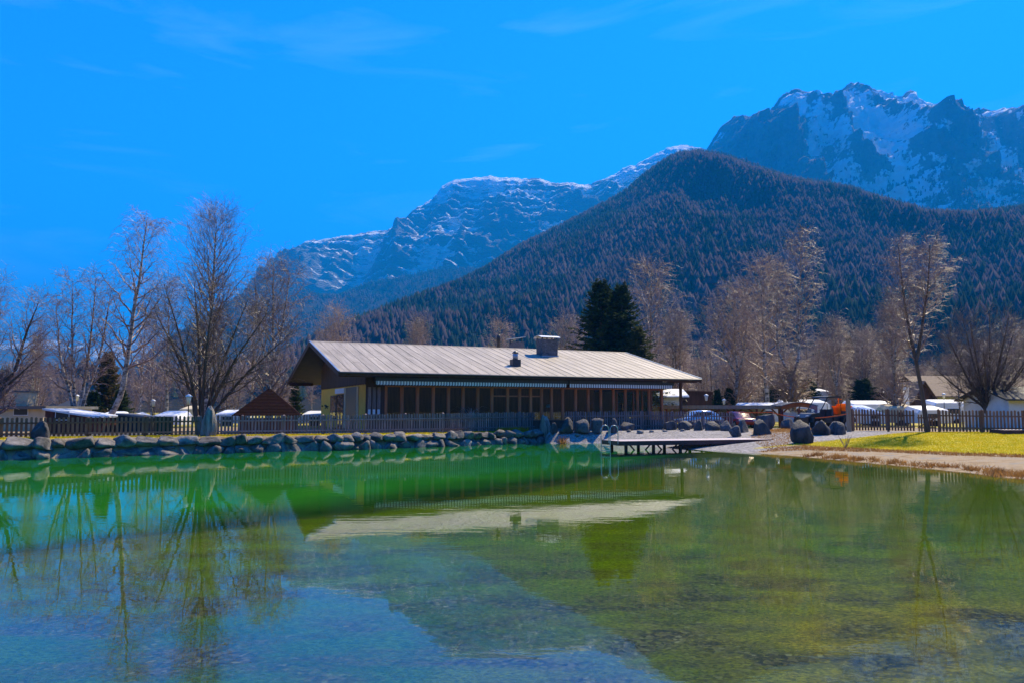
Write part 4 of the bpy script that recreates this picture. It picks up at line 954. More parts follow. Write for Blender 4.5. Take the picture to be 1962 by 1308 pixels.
# pale cobbles scattered on the gravel
cob = [rock_mesh('cobble', 600 + k, M['pale_stone'], 2, 6) for k in range(4)]
rg = random.Random(21)
cl = [(1227, 829, 'largest pale cobble on the gravel'), (1248, 827, 'pale cobble right of the largest one'), (1275, 826, 'pale cobble left of the round boulder'), (1308, 825, 'pale cobble between two dark boulders'), (1106, 834, 'pale cobble beside the domed boulder'), (1205, 826, 'pale cobble under the low flat boulder')]
for k, (x, y, lab) in enumerate(cl):
    p = hit(x, y); s = .22 if k else .32
    tag(ob('cobble', cob[k % 4], None, loc=(p.x, p.y, gz(p.x, p.y) - .05), rot=(0, 0, rg.uniform(0, 6)), scale=(s, s * .8, s * .9)), lab, 'stone', 'pale cobbles on the beach')

# ================================================================= fences
def fence(name, label, nodes, m, pitch=0.2, post_every=2.45, wp=0.115, gapm=None):
    """nodes: (Vector foot, height)"""
    base = nodes[0][0]; fe = empty(name, tuple(base), 0, label, 'fence')
    pk = MB().add([(-wp / 2, -.012, 0), (wp / 2, -.012, 0), (wp / 2, .012, 0), (-wp / 2, .012, 0), (-wp / 2, -.012, .965), (wp / 2, -.012, .965), (wp / 2, .012, .965), (-wp / 2, .012, .965), (0, -.012, 1), (0, .012, 1)],
                  [(3, 2, 1, 0), (0, 1, 5, 8, 4), (2, 3, 7, 9, 6), (1, 2, 6, 5), (3, 0, 4, 7), (4, 8, 9, 7), (5, 6, 9, 8)]).mesh('picket', m)
    po = MB().box(-.06, .06, -.06, .06, 0, .97).add([(-.075, -.075, .97), (.075, -.075, .97), (.075, .075, .97), (-.075, .075, .97), (0, 0, 1.02)], [(3, 2, 1, 0), (0, 1, 4), (1, 2, 4), (2, 3, 4), (3, 0, 4)]).mesh('post', m)
    rg = random.Random(len(nodes) * 3 + int(base.x))
    for (p0, h0), (p1, h1) in zip(nodes, nodes[1:]):
        d = p1 - p0; ln = Vector((d.x, d.y, 0)).length; an = math.atan2(d.y, d.x); nn = Vector((math.sin(an), -math.cos(an), 0))      # towards the pond
        for fr in (.22, .76):
            a = p0 + Vector((0, 0, h0 * fr)) - base; b = p1 + Vector((0, 0, h1 * fr)) - base; MB().bar(a + nn * .035, b + nn * .035, .04, .085).build('rail', m, fe)
        k = max(1, round(ln / post_every))
        for q in range(k):
            t = q / k; p = p0 + d * t - base; ob('post', po, fe, loc=p + nn * .0 - nn * .08 + Vector((0, 0, -.12)), rot=(0, 0, an), scale=(1, 1, (h0 + (h1 - h0) * t) * 1.05 + .12))
        k = int(ln / pitch)
        for q in range(k):
            t = (q + .5) / k; p = p0 + d * t - base; h = h0 + (h1 - h0) * t
            ob('picket', pk, fe, loc=p + Vector((0, 0, .07 + rg.uniform(-.012, .012))), rot=(0, rg.uniform(-.012, .012), an), scale=(1, 1, h * rg.uniform(.95, 1.0)))
    return fe
def fnode(x, ytop, D): p = at(x, ytop, D); z = gz(p.x, p.y); return Vector((p.x, p.y, z)), p.z - z
fence('picket_fence', 'weathered brown picket fence on the lawn at far left up to the tall standing stone', [fnode(-60, 803, 37.5), fnode(0, 801, 38.4), fnode(170, 799.5, 40.6), fnode(380, 797, 43.6)], M['fence_warm'])
fence('picket_fence', 'long grey picket fence running between the stone wall and the restaurant to the beach', [fnode(381, 797, 43.62), fnode(620, 795, 47.8), fnode(850, 791.5, 52.6), fnode(1040, 788.5, 60.2), fnode(1230, 787, 61.6), fnode(1405, 789, 61.0)], M['fence'], .19)
fence('picket_fence', 'dark picket fence behind the green lawn on the right up to the gate', [fnode(1632, 784, 55.0), fnode(1700, 784.5, 53.5), fnode(1752, 785, 52.4)], M['fence_warm'], .185)
fence('picket_fence', 'dark picket fence at the right edge beyond the gate', [fnode(1797, 785, 51.4), fnode(1880, 786, 49.6), fnode(1962, 787, 48.2), fnode(2080, 788, 46.0)], M['fence_warm'], .185)
# gate
(g0, h0), (g1, h1) = fnode(1757, 786, 52.2), fnode(1793, 786, 51.6)
gt = empty('garden_gate', tuple(g0), math.atan2(g1.y - g0.y, g1.x - g0.x), 'narrow picket gate with diagonal brace in the right-hand fence', 'gate'); gw = (g1 - g0).length
pk = MB().box(-.045, .045, -.012, .012, .05, 1.16).mesh('picket', M['fence_warm'])
for k in range(7): ob('picket', pk, gt, loc=(.08 + k * (gw - .16) / 6, 0, 0))
MB().bar((0, -.03, .3), (gw, -.03, .3), .04, .09).build('rail', M['fence_warm'], gt); MB().bar((0, -.03, .95), (gw, -.03, .95), .04, .09).build('rail', M['fence_warm'], gt)
MB().bar((.05, -.075, .34), (gw - .05, -.075, .9), .03, .08).build('brace', M['fence_warm'], gt)
MB().box(gw - .1, gw - .04, -.12, -.06, .8, .86).build('latch', M['steel'], gt)

# ================================================================= dock and ladder
df, dr_ = G(1188, 846.5, .46), G(1480, 842.5, .46); dv = (dr_ - df); dl = Vector((dv.x, dv.y, 0)).length; da = math.atan2(dv.y, dv.x)
dock = empty('bathing_dock', (df.x, df.y, .07), da, 'wooden bathing dock on trestle legs reaching from the beach into the pond', 'dock')
bwid, nbd = .14, 17
bm_ = MB().box(0, dl, 0, bwid - .012, .42, .46).mesh('deck_board', M['deck'])
for k in range(nbd): ob('deck_board', bm_, dock, loc=(rg.uniform(-.02, .02), k * bwid + .03, rg.uniform(-.002, .003)))
DW = nbd * bwid + .06
MB().box(-.03, dl + .03, -.03, .03 - .005, .2, .453).build('edge_beam', M['deck_side'], dock); MB().box(-.03, dl + .03, DW - .025, DW + .03, .28, .453).build('edge_beam', M['deck_side'], dock)
MB().box(-.06, -.0, .03, DW - .03, .2, .453).build('end_beam', M['deck_side'], dock)
for k in range(5):
    x = .5 + k * (dl - 3.2) / 4
    for y in (.25, DW - .25):
        MB().box(x - .07, x + .07, y - .07, y + .09, -.32, .415).build('post', M['deck_side'], dock)
    MB().bar((x + .1, .25, .36), (x + .55, .25, -.1), .05, .08).build('brace', M['deck_side'], dock)
    if k: MB().bar((x - .1, .25, .36), (x - .55, .25, -.1), .05, .08).build('brace', M['deck_side'], dock)
    MB().box(x - .06, x + .06, .03, DW - .03, .30, .415).build('cross_beam', M['deck_side'], dock)
MB().add([(dl - 2.6, .1, -.2), (dl + .2, .1, -.2), (dl + .2, .1, .275), (dl - 1.9, .1, .275), (dl - 2.6, DW - .1, -.2), (dl + .2, DW - .1, -.2), (dl + .2, DW - .1, .275), (dl - 1.9, DW - .1, .275)],
         [(0, 1, 2, 3), (7, 6, 5, 4), (0, 4, 5, 1), (1, 5, 6, 2), (2, 6, 7, 3), (3, 7, 4, 0)]).build('abutment', M['grey_roof'], dock)
lad = empty('pool_ladder', tuple(at(1161, 845, 44.2)), da, 'stainless pool ladder with two hooped handrails at the end of the dock', 'ladder'); lad.location.z = 0
for y, sx_ in ((-.3, .12), (.3, -.16)):
    pts = [(sx_, y, -.35), (sx_, y, .5)] + [(sx_ + .24 - .24 * math.cos(q * math.pi / 8), y, 1.22 + .24 * math.sin(q * math.pi / 8)) for q in range(9)] + [(sx_ + .48, y, .46)]
    MB().tube(pts, .026, 8).build('handrail', M['steel'], lad)
for z in (-.25, .05, .3): MB().bar((.1, -.3, z), (-.16, .3, z), .09, .04).build('rung', M['steel'], lad)
# second deck at the right edge
d2 = hit(1926, 831); d2e = empty('bathing_platform', (d2.x, d2.y, gz(d2.x, d2.y)), -.1, 'low wooden platform edge on the lawn at the right border', 'platform')
for k in range(6): MB().box(0, 4, k * .3, k * .3 + .28, .22, .26).build('deck_board', M['deck'], d2e)
MB().box(0, 4, -.05, -.005, .0, .255).build('edge_beam', M['deck_side'], d2e); MB().box(-.05, -.004, -.05, 1.78, 0, .255).build('edge_beam', M['deck_side'], d2e)
# ================================================================= bare trees
def tubes(P, Rr, S):
    """P (n,k,3) polylines, Rr (n,k) radii -> verts, quads"""
    n, k, _ = P.shape
    T = np.gradient(P, axis=1); T /= np.linalg.norm(T, axis=2, keepdims=True) + 1e-9
    ref = np.where(np.abs(T[..., 2:3]) < 0.85, np.array([0, 0, 1.0]), np.array([1.0, 0, 0]))
    A = np.cross(T, ref); A /= np.linalg.norm(A, axis=2, keepdims=True) + 1e-9; B = np.cross(A, T)
    an = np.arange(S) / S * 2 * np.pi
    V = P[:, :, None, :] + Rr[:, :, None, None] * (A[:, :, None, :] * np.cos(an)[None, None, :, None] + B[:, :, None, :] * np.sin(an)[None, None, :, None])
    b = (np.arange(n)[:, None, None] * k + np.arange(k - 1)[None, :, None]) * S; s = np.arange(S)[None, None]
    Fq = np.stack([b + s, b + (s + 1) % S, b + S + (s + 1) % S, b + S + s], -1).reshape(-1, 4)
    return V.reshape(-1, 3), Fq
def spawn(rg, P, Rr, n, t0, t1, length, ang, k, up=0.0, wig=0.08, rf=0.5, rmin=0.006, lvar=0.3, tpow=1.0, shade=None, flat=0.0):
    N_, K, _ = P.shape; tot = N_ * n
    par = np.repeat(np.arange(N_), n); t = t0 + (t1 - t0) * ((np.tile(np.arange(n), N_) + rg.uniform(0, 1, tot)) / n) ** tpow
    f = t * (K - 1); i = np.minimum(f.astype(int), K - 2); a = (f - i)[:, None]
    p = P[par, i] * (1 - a) + P[par, i + 1] * a; tg = P[par, i + 1] - P[par, i]; tg /= np.linalg.norm(tg, axis=1, keepdims=True) + 1e-9
    r0 = (Rr[par, i] * (1 - a[:, 0]) + Rr[par, i + 1] * a[:, 0])
    rnd = rg.normal(size=(tot, 3)); az = np.tile(np.arange(n), N_) * 2.399 + np.repeat(rg.uniform(0, 6.28, N_), n)
    hor = np.stack([np.cos(az), np.sin(az), np.zeros(tot)], -1); rnd = hor + 0.25 * rnd
    pe = rnd - (rnd * tg).sum(1, keepdims=True) * tg; pe /= np.linalg.norm(pe, axis=1, keepdims=True) + 1e-9
    an = np.radians(ang) * rg.uniform(.75, 1.25, tot)
    d = tg * np.cos(an)[:, None] + pe * np.sin(an)[:, None]
    Ln = (length(t) if callable(length) else np.full(tot, length)) * rg.uniform(1 - lvar, 1 + lvar, tot)
    q = np.linspace(0, 1, k)
    C = p[:, None, :] + d[:, None, :] * (q[None, :, None] * Ln[:, None, None])
    C[:, :, 2] += up * Ln[:, None] * q[None] ** 2
    w_ = rg.normal(size=(tot, k, 3)) * wig * Ln[:, None, None] / k; w_[:, 0] = 0; C += np.cumsum(w_, 1)
    rb = np.maximum(r0 * rf, rmin); Rn = rb[:, None] * (1 - .75 * q[None]); Rn = np.maximum(Rn, rmin * .75)
    return C, Rn
def stem(pts, r0, r1, k=16, wig=0.0, rg=None):
    pts = np.array(pts, float); c = np.concatenate([[0], np.cumsum(np.linalg.norm(np.diff(pts, axis=0), axis=1))]); s = np.linspace(0, c[-1], k)
    P = np.stack([np.interp(s, c, pts[:, j]) for j in range(3)], -1)
    for _ in range(2): P[1:-1] = (P[:-2] + 2 * P[1:-1] + P[2:]) / 4
    if wig: P[1:] += np.cumsum(rg.normal(size=(k - 1, 3)) * wig * np.array([1, 1, .2]), 0)
    q = np.linspace(0, 1, k); return P, r0 * (1 - q) ** .85 + r1
def bare_tree(seed, stems, n1=26, l1=None, a1=45, up1=.2, t0=.22, n2=9, l2=.42, a2=42, up2=0.05, n3=7, l3=.36, a3=40, up3=-.15, rtw=.007, n4=0, l4=.3, tp=1.0, H=10.0):
    """stems: list of (points, r0, r1). Returns trunk data and crown data"""
    rg = np.random.default_rng(seed); TV, TF, CV, CF = [], [], [], []; nT = nC = 0
    def addT(P, Rr, S):
        nonlocal nT
        v, f = tubes(P, Rr, S); TV.append(v); TF.append(f + nT); nT += len(v)
    def addC(P, Rr, S):
        nonlocal nC
        v, f = tubes(P, Rr, S); CV.append(v); CF.append(f + nC); nC += len(v)
    for pts, r0, r1 in stems:
        P, Rr = stem(pts, r0, r1, 18, .012 * H / 10, rg); addT(P[None], Rr[None], 8)
        SL_ = np.linalg.norm(np.diff(np.array(pts, float), axis=0), axis=1).sum()
        prof = l1 or (lambda t: SL_ * (.30 * (1 - t) ** .8 + .05))
        B1, R1 = spawn(rg, P[None], Rr[None], n1, t0, .985, prof, a1, 7, up1, .22, .5, .012, .3, tp); addC(B1, R1, 4)
        ln1 = np.linalg.norm(B1[:, -1] - B1[:, 0], axis=1).mean()
        B2, R2 = spawn(rg, B1, R1, n2, .18, 1.0, ln1 * l2, a2, 5, up2, .3, .55, rtw * 1.25, .45); addC(B2, R2, 3)
        if n3:
            B3, R3 = spawn(rg, B2, R2, n3, .15, 1.0, ln1 * l2 * l3 * 1.35, a3, 4, up3, .4, .6, rtw, .5); addC(B3, R3, 3)
        if n4:
            B4, R4 = spawn(rg, B3, R3, n4, .2, 1.0, ln1 * l2 * l3 * .6, a3, 3, up3, .4, .7, rtw * .9, .5); addC(B4, R4, 3)
    return (np.concatenate(TV), np.concatenate(TF)), (np.concatenate(CV), np.concatenate(CF))
PROTO = {}
def proto(key, data, mt, mc):
    (tv, tf), (cv, cf) = data
    PROTO[key] = (mesh_np(key + '_trunk', tv, tf, mt, True), mesh_np(key + '_crown', cv, cf, mc, False), max(tv[:, 2].max(), cv[:, 2].max()))
def up(h, x=0, y=0, bx=0, by=0): return [(bx, by, 0), (bx + x * .35, by + y * .35, h * .35), (bx + x * .7, by + y * .7, h * .7), (bx + x, by + y, h)]
# tall slim birch, hanging outer twigs
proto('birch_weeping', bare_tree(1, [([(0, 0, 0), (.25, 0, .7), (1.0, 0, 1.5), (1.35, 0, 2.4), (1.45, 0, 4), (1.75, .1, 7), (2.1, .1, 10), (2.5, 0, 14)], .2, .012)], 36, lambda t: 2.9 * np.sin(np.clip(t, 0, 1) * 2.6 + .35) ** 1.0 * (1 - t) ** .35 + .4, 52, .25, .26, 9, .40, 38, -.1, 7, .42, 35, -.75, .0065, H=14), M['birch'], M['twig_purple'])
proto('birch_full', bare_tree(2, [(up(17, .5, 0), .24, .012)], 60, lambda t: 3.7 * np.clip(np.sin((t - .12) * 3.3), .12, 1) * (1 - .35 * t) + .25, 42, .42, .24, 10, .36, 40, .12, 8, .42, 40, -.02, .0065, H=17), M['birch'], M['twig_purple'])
st = []
for k, (dx, h) in enumerate(((-3.6, 8.5), (-2.4, 10), (-1.0, 10.8), (.9, 9.8), (2.6, 9.2), (4.4, 8.2), (5.2, 6.6))):
    st.append(([(dx * .05, 0, 0), (dx * .16, .2 * (-1) ** k, h * .25), (dx * .5, .5 * (-1) ** k, h * .6), (dx, .7 * (-1) ** k, h)], .13, .012))
proto('multi_stem', bare_tree(3, st, 17, lambda t: 2.6 * (1 - t) ** .6 + .4, 40, .18, .2, 8, .40, 42, .08, 7, .42, 42, -.04, .0065, H=10), M['bark'], M['twig_dark'])
st = [([(0, 0, 0), (x * .25, y, h * .22), (x * .75, y, h * .55), (x, y, h)], .12, .01) for x, y, h in ((-1.7, .2, 9.2), (-.5, -.4, 11), (.6, .3, 11.4), (1.7, -.2, 10.4))]
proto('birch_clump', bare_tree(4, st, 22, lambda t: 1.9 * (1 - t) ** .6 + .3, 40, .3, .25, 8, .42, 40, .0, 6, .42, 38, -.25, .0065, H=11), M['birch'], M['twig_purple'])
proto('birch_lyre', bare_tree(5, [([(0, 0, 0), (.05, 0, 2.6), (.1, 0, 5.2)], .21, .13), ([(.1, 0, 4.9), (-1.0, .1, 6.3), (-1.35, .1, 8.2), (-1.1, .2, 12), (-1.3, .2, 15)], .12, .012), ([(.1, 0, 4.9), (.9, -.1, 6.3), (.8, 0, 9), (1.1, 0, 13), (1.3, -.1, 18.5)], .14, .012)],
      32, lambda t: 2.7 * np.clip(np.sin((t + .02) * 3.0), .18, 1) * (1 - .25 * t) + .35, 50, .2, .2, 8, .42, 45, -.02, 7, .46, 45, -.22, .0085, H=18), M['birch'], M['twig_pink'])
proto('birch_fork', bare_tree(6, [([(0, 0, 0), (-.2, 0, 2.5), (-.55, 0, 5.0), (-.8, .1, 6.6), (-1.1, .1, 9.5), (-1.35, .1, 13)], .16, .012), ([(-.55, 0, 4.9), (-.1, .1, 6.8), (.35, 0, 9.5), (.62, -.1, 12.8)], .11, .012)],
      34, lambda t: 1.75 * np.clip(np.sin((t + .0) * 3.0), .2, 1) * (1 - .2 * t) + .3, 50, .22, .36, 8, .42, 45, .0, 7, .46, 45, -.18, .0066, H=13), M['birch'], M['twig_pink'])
st = []
for k in range(17):
    an = k * 2.399; rr_ = .4 + 3.3 * math.sqrt(((k + .5) / 17)); h = 8.6 * math.sqrt(max(.12, 1 - (rr_ / 4.3) ** 2)) + .3 * math.sin(k * 3)
    st.append(([(0, 0, 0), (.05 * math.cos(an), .05 * math.sin(an), 1.5), (rr_ * .5 * math.cos(an), rr_ * .5 * math.sin(an), 1.5 + (h - 1.5) * .42), (rr_ * math.cos(an), rr_ * math.sin(an), h)], .11, .01))
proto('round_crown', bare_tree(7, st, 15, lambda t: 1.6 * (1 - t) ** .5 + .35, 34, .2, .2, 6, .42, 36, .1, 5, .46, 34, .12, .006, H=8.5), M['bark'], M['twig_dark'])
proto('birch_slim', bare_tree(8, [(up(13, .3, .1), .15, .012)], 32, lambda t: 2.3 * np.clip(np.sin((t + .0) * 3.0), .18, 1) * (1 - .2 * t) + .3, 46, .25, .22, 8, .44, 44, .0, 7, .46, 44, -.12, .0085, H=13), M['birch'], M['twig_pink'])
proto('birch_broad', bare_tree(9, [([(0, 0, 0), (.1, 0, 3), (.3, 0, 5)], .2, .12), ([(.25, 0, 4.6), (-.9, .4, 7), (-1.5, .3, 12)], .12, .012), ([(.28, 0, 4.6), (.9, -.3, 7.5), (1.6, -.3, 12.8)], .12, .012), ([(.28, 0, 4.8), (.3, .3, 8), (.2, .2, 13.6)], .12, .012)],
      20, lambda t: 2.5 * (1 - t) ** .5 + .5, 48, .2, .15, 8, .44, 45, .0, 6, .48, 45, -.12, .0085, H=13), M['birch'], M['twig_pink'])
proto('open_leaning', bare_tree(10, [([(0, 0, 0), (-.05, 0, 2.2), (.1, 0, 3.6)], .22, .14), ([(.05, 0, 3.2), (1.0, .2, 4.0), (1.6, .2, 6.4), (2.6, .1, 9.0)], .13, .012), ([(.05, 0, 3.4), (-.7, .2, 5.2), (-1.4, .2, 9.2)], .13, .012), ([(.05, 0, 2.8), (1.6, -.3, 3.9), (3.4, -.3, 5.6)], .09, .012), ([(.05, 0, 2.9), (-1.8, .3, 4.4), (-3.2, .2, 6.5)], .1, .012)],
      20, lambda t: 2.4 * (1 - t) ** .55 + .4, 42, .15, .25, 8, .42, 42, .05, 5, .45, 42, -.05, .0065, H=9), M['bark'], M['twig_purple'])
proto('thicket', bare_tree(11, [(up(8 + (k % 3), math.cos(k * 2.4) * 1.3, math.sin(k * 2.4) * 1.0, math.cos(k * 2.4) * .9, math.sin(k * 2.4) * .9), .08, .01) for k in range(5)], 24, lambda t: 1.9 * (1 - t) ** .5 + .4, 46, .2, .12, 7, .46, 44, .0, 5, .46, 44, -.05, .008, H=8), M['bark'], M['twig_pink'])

def tree(key, x, ytop, D, label, rz=0.0, wide=1.0, flip=1, group='bare trees around the pond', zb=None, name=None, cat='tree', mats=None):
    """stand a tree at distance D whose foot is in photo column x and whose top reaches photo row ytop"""
    tm, cm, h = PROTO[key]; p = at(x, ytop, D); z = gz(p.x, p.y) if zb is None else zb
    s = (p.z - z) / h
    e = empty(name or 'birch_tree' if key.startswith('birch') else name or 'bare_tree', (p.x, p.y, z - .05), rz, label, cat, group); e.scale = (s * wide * flip, s * wide, s)
    a = ob('trunk', tm, e); b = ob('crown', cm, e)
    if mats:
        for o_, m_ in zip((a, b), mats):
            if m_: o_.material_slots[0].link = 'OBJECT'; o_.material_slots[0].material = m_
    return e
PK = (None, M['twig_pink']); PU = (None, M['twig_purple']); DK = (M['bark'], M['twig_dark'])
tree('open_leaning', 6, 524, 46, 'open branchy bare tree with leaning limbs at the left border')
tree('birch_clump', -55, 475, 60, 'bare birch cut by the left border behind the leaning-limbed tree', .7)
tree('birch_clump', 74, 592, 78, 'small forked white-stemmed birch behind the flat-roofed bungalow', 2.1, .8)
tree('birch_clump', 163, 496, 58, 'clump of slender birch stems between the leaning tree and the tall weeping birch', .15, 1.15)
tree('birch_weeping', 212, 394, 52, 'tall weeping birch with crooked base at the left', 0, 1.0)
tree('birch_slim', 277, 560, 62, 'thin straight birch just right of the weeping birch', 1.0, .8, mats=PU)
tree('birch_slim', 298, 575, 66, 'thin leaning birch left of the lantern post', 2.0, .9, mats=PU)
tree('birch_slim', 330, 505, 70, 'thin dark birch behind the many-stemmed tree', 3.0, .8, mats=PU)
tree('multi_stem', 396, 482, 48.5, 'wide many-stemmed dark tree behind the tallest standing stone', 0, 1.05)
tree('birch_full', 408, 358, 53, 'tallest bare birch, rising from behind the many-stemmed tree', 0, .98)
tree('birch_broad', 524, 462, 72, 'bare birch behind the dark red pavilion roof', .4, .9, mats=PU)
tree('birch_slim', 488, 560, 84, 'pale thin birch left of the dark red pavilion roof', .9, .9, mats=PU)
tree('birch_slim', 600, 645, 84, 'thin leaning birch stem beside the yellow gable wall', 1.9, .7, mats=PU)
tree('birch_broad', 642, 566, 98, 'bare birch behind the left end of the restaurant ridge', 1.0, .8)
tree('birch_broad', 803, 592, 104, 'round-topped bare birch above the middle-left of the restaurant roof', 2.0, .85)
tree('birch_slim', 956, 594, 100, 'bare birch above the roof right behind the flue pipe', 1.0, 1.1)
tree('birch_broad', 1088, 585, 104, 'bare birch between the brick chimney and the dark spruce', 3.0, .9)
tree('birch_slim', 1240, 470, 102, 'tall pinkish birch right behind the dark spruce', .3, 1.2)
tree('birch_broad', 1296, 575, 98, 'rounded bare birch behind the right end of the restaurant roof', 1.3, 1.0)
tree('birch_broad', 1404, 522, 92, 'broad bare birch with three white stems right of the restaurant', .2, 1.05)
tree('birch_slim', 1436, 575, 96, 'slim birch in the gap between the broad birch and the white-trunked one', .5, 1.0)
tree('birch_slim', 1461, 462, 86, 'straight white-trunked birch left of the lyre-shaped birch', 2.2, 1.15)
tree('birch_lyre', 1507, 418, 75, 'tallest birch on the right, trunk forked like a lyre behind the carport', 0, .95)
tree('birch_broad', 1596, 590, 104, 'bare birch behind the utility vehicle', .8, .9)
tree('birch_broad', 1652, 610, 112, 'bare birch between the utility vehicle and the leaning fence-side tree', 2.4, 1.0)
tree('birch_broad', 1709, 548, 74, 'dark-stemmed bare birch left of the double birch at the gate', 1.6, .95)
tree('birch_fork', 1759, 434, 51.2, 'double-topped birch standing at the garden gate', 0, 1.0, mats=(M['bark'], M['twig_purple']))
tree('round_crown', 1880, 556, 63, 'bare tree with round fan of fine branches above the right fence', .5, 1.02)
tree('birch_slim', 1832, 640, 66, 'thin pale stem left of the round-crowned tree', 1.7, .8)
tree('birch_broad', 1968, 610, 92, 'bare birch at the right border behind the dark-roofed garage', .9, 1.0)
rg = random.Random(77)
TR = [(1275, 'bare bushy tree behind the small white house'), (1325, 'bare bushy tree behind the wood store'), (1365, 'bare bushy tree behind the small green spruce by the lantern'), (1425, 'bare bushy tree between the three white stems and the white-trunked birch'),
      (1482, 'bare bushy tree behind the white-trunked birch'), (1548, 'bare bushy tree behind the dark broad conifer right of the lyre birch'), (1580, 'bare bushy tree above the white camper with steep front'), (1622, 'bare bushy tree below the pointed spruce top'),
      (1672, 'bare bushy tree behind the small brown hut'), (1738, 'bare bushy tree just left of the double birch'), (1785, 'bare bushy tree above the left end of the chalet roof'), (1845, 'bare bushy tree behind the chalet roof, left of the round-crowned tree'), (1925, 'bare bushy tree behind the chalet roof at far right')]
for x, lab in TR:
    tree('thicket', x + rg.uniform(-8, 8), rg.uniform(618, 672), rg.uniform(108, 135), lab, rg.uniform(0, 6), rg.uniform(1.0, 1.35), group='thicket behind the campsite on the right', zb=.8)
TL_ = [(-20, 'hazy bushy tree at the left border above the bungalow'), (60, 'hazy bushy tree behind the roof hopper'), (125, 'hazy bushy tree behind the far gabled house'), (250, 'hazy bushy tree right of the brownish conifer'), (310, 'hazy bushy tree left of the tall lantern'), (365, 'hazy bushy tree behind the tall lantern'),
       (450, 'hazy bushy tree behind the many-stemmed tree on its right'), (545, 'hazy bushy tree above the small spruce by the pavilion'), (690, 'low hazy tree over the left half of the restaurant ridge'), (740, 'low hazy tree left of the round-topped birch over the roof'), (880, 'low hazy tree over the middle of the restaurant ridge'), (1020, 'low hazy tree left of the brick chimney')]
for x, lab in TL_:
    tree('thicket', x + rg.uniform(-8, 8), rg.uniform(668, 712), rg.uniform(105, 140), lab, rg.uniform(0, 6), rg.uniform(1.0, 1.3), group='thicket behind the campsite on the left', zb=.8, mats=PU)

# ================================================================= conifers
def conifer_data(seed, H, Rad, dens=1.0, droop=.25, tuft=.5):
    rg = np.random.default_rng(seed); P, Rr = stem([(0, 0, 0), (.05, 0, H * .5), (0, 0, H)], .02 * H * .9, .01, 14); tv, tf = tubes(P[None], Rr[None], 7)
    n = int(190 * dens); B, R1 = spawn(rg, P[None], Rr[None], n, .06, .99, lambda t: Rad * (1 - t) ** .85 + .25, 82, 6, -droop, .12, .35, .012, .22)
    B[:, :, 2] += .18 * np.linspace(0, 1, 6)[None] ** 3 * Rad
    # sprays: flat two-triangle blades either side of each limb and hanging below
    per = 44; N_ = len(B); t = rg.uniform(.12, 1, (N_, per)); f = t * 5; i = np.minimum(f.astype(int), 4); a = (f - i)[..., None]; ar = np.arange(N_)[:, None]
    p = B[ar, i] * (1 - a) + B[ar, i + 1] * a; tg = B[ar, i + 1] - B[ar, i]; tg /= np.linalg.norm(tg, axis=2, keepdims=True) + 1e-9
    side = np.cross(tg, np.array([0, 0, 1.0])); side /= np.linalg.norm(side, axis=2, keepdims=True) + 1e-9
    sg = np.where(rg.uniform(0, 1, (N_, per, 1)) < .5, -1, 1)
    d = tg * rg.uniform(.3, .9, (N_, per, 1)) + side * sg * rg.uniform(.2, 1, (N_, per, 1)) + np.array([0, 0, -1.0]) * rg.uniform(-.1, .8, (N_, per, 1)); d /= np.linalg.norm(d, axis=2, keepdims=True)
    ln = tuft * rg.uniform(.5, 1.2, (N_, per, 1)) * (.45 + .55 * (1 - t[..., None])); wv = np.cross(d, rg.normal(size=(N_, per, 3))); wv /= np.linalg.norm(wv, axis=2, keepdims=True) + 1e-9
    wv *= ln * .17
    Vq = np.stack([p - wv * .5, p + d * ln * .5 - wv, p + d * ln, p + d * ln * .5 + wv], 2).reshape(-1, 3); Fq = np.arange(len(Vq)).reshape(-1, 4)
    bv, bf = tubes(B, R1, 3); return (tv, tf), (np.concatenate([bv, Vq]), np.concatenate([bf, Fq + len(bv)]))
proto('spruce', conifer_data(1, 16, 4.2, 1.7, .25, .6), M['bark'], M['needles'])
proto('spruce_young', conifer_data(2, 6, 1.7, .8, .15, .5), M['bark'], M['needles'])
proto('conifer_open', conifer_data(3, 8, 2.4, .9, .1, .6), M['bark'], M['needles_brown'])
def con(key, x, yt, D, lab, rz=0, wide=1.0, mats=None): return tree(key, x, yt, D, lab, rz, wide, name='spruce_tree', group='conifers', zb=.85, mats=mats)
con('spruce', 1150, 532, 90, 'dense dark spruce, the left one of the pair behind the restaurant', 0, 1.6)
con('spruce', 1190, 538, 91, 'dense dark spruce, the right one of the pair beside the pinkish birch', 1.5, 1.5)
con('spruce', 1168, 552, 92, 'dense dark spruce filling the gap between the tall pair behind the restaurant', .7, 1.4)
con('spruce', 1222, 620, 88, 'olive shorter conifer at the right foot of the dark spruce pair', 2.0, 1.5, (None, M['needles_olive']))
con('spruce_young', 566, 733, 78, 'small spruce between the dark red pavilion and the yellow gable', 0, 1.0)
con('conifer_open', 208, 664, 74, 'brownish thinning conifer behind the crooked birch base', 0, 1.0)
con('spruce_young', 232, 742, 72, 'low green conifer at the right foot of the brownish conifer', 0, 1.5)
con('spruce_young', 180, 745, 72, 'low green conifer at the left foot of the brownish conifer', 2, 1.5)
con('spruce_young', 1374, 742, 90, 'small green spruce above the carport beside the lantern', .5, 1.1)
con('spruce_young', 1397, 738, 92, 'small dark spruce right of the one beside the lantern', 1.5, 1.1)
con('spruce_young', 1548, 722, 98, 'dark broad conifer behind the lyre-shaped birch', 2.5, 1.8)
con('spruce_young', 1486, 735, 100, 'dark low conifer left of the lyre-shaped birch trunk', 3.5, 1.7)
con('spruce', 1626, 640, 140, 'pointed dark spruce top in the thicket behind the utility vehicle', 3.0, .9)
con('spruce_young', 1652, 722, 105, 'dark broad conifer right of the utility vehicle', .2, 2.1)
con('spruce_young', 1720, 730, 108, 'dark broad conifer behind the dark-stemmed birch', 1.2, 1.9)

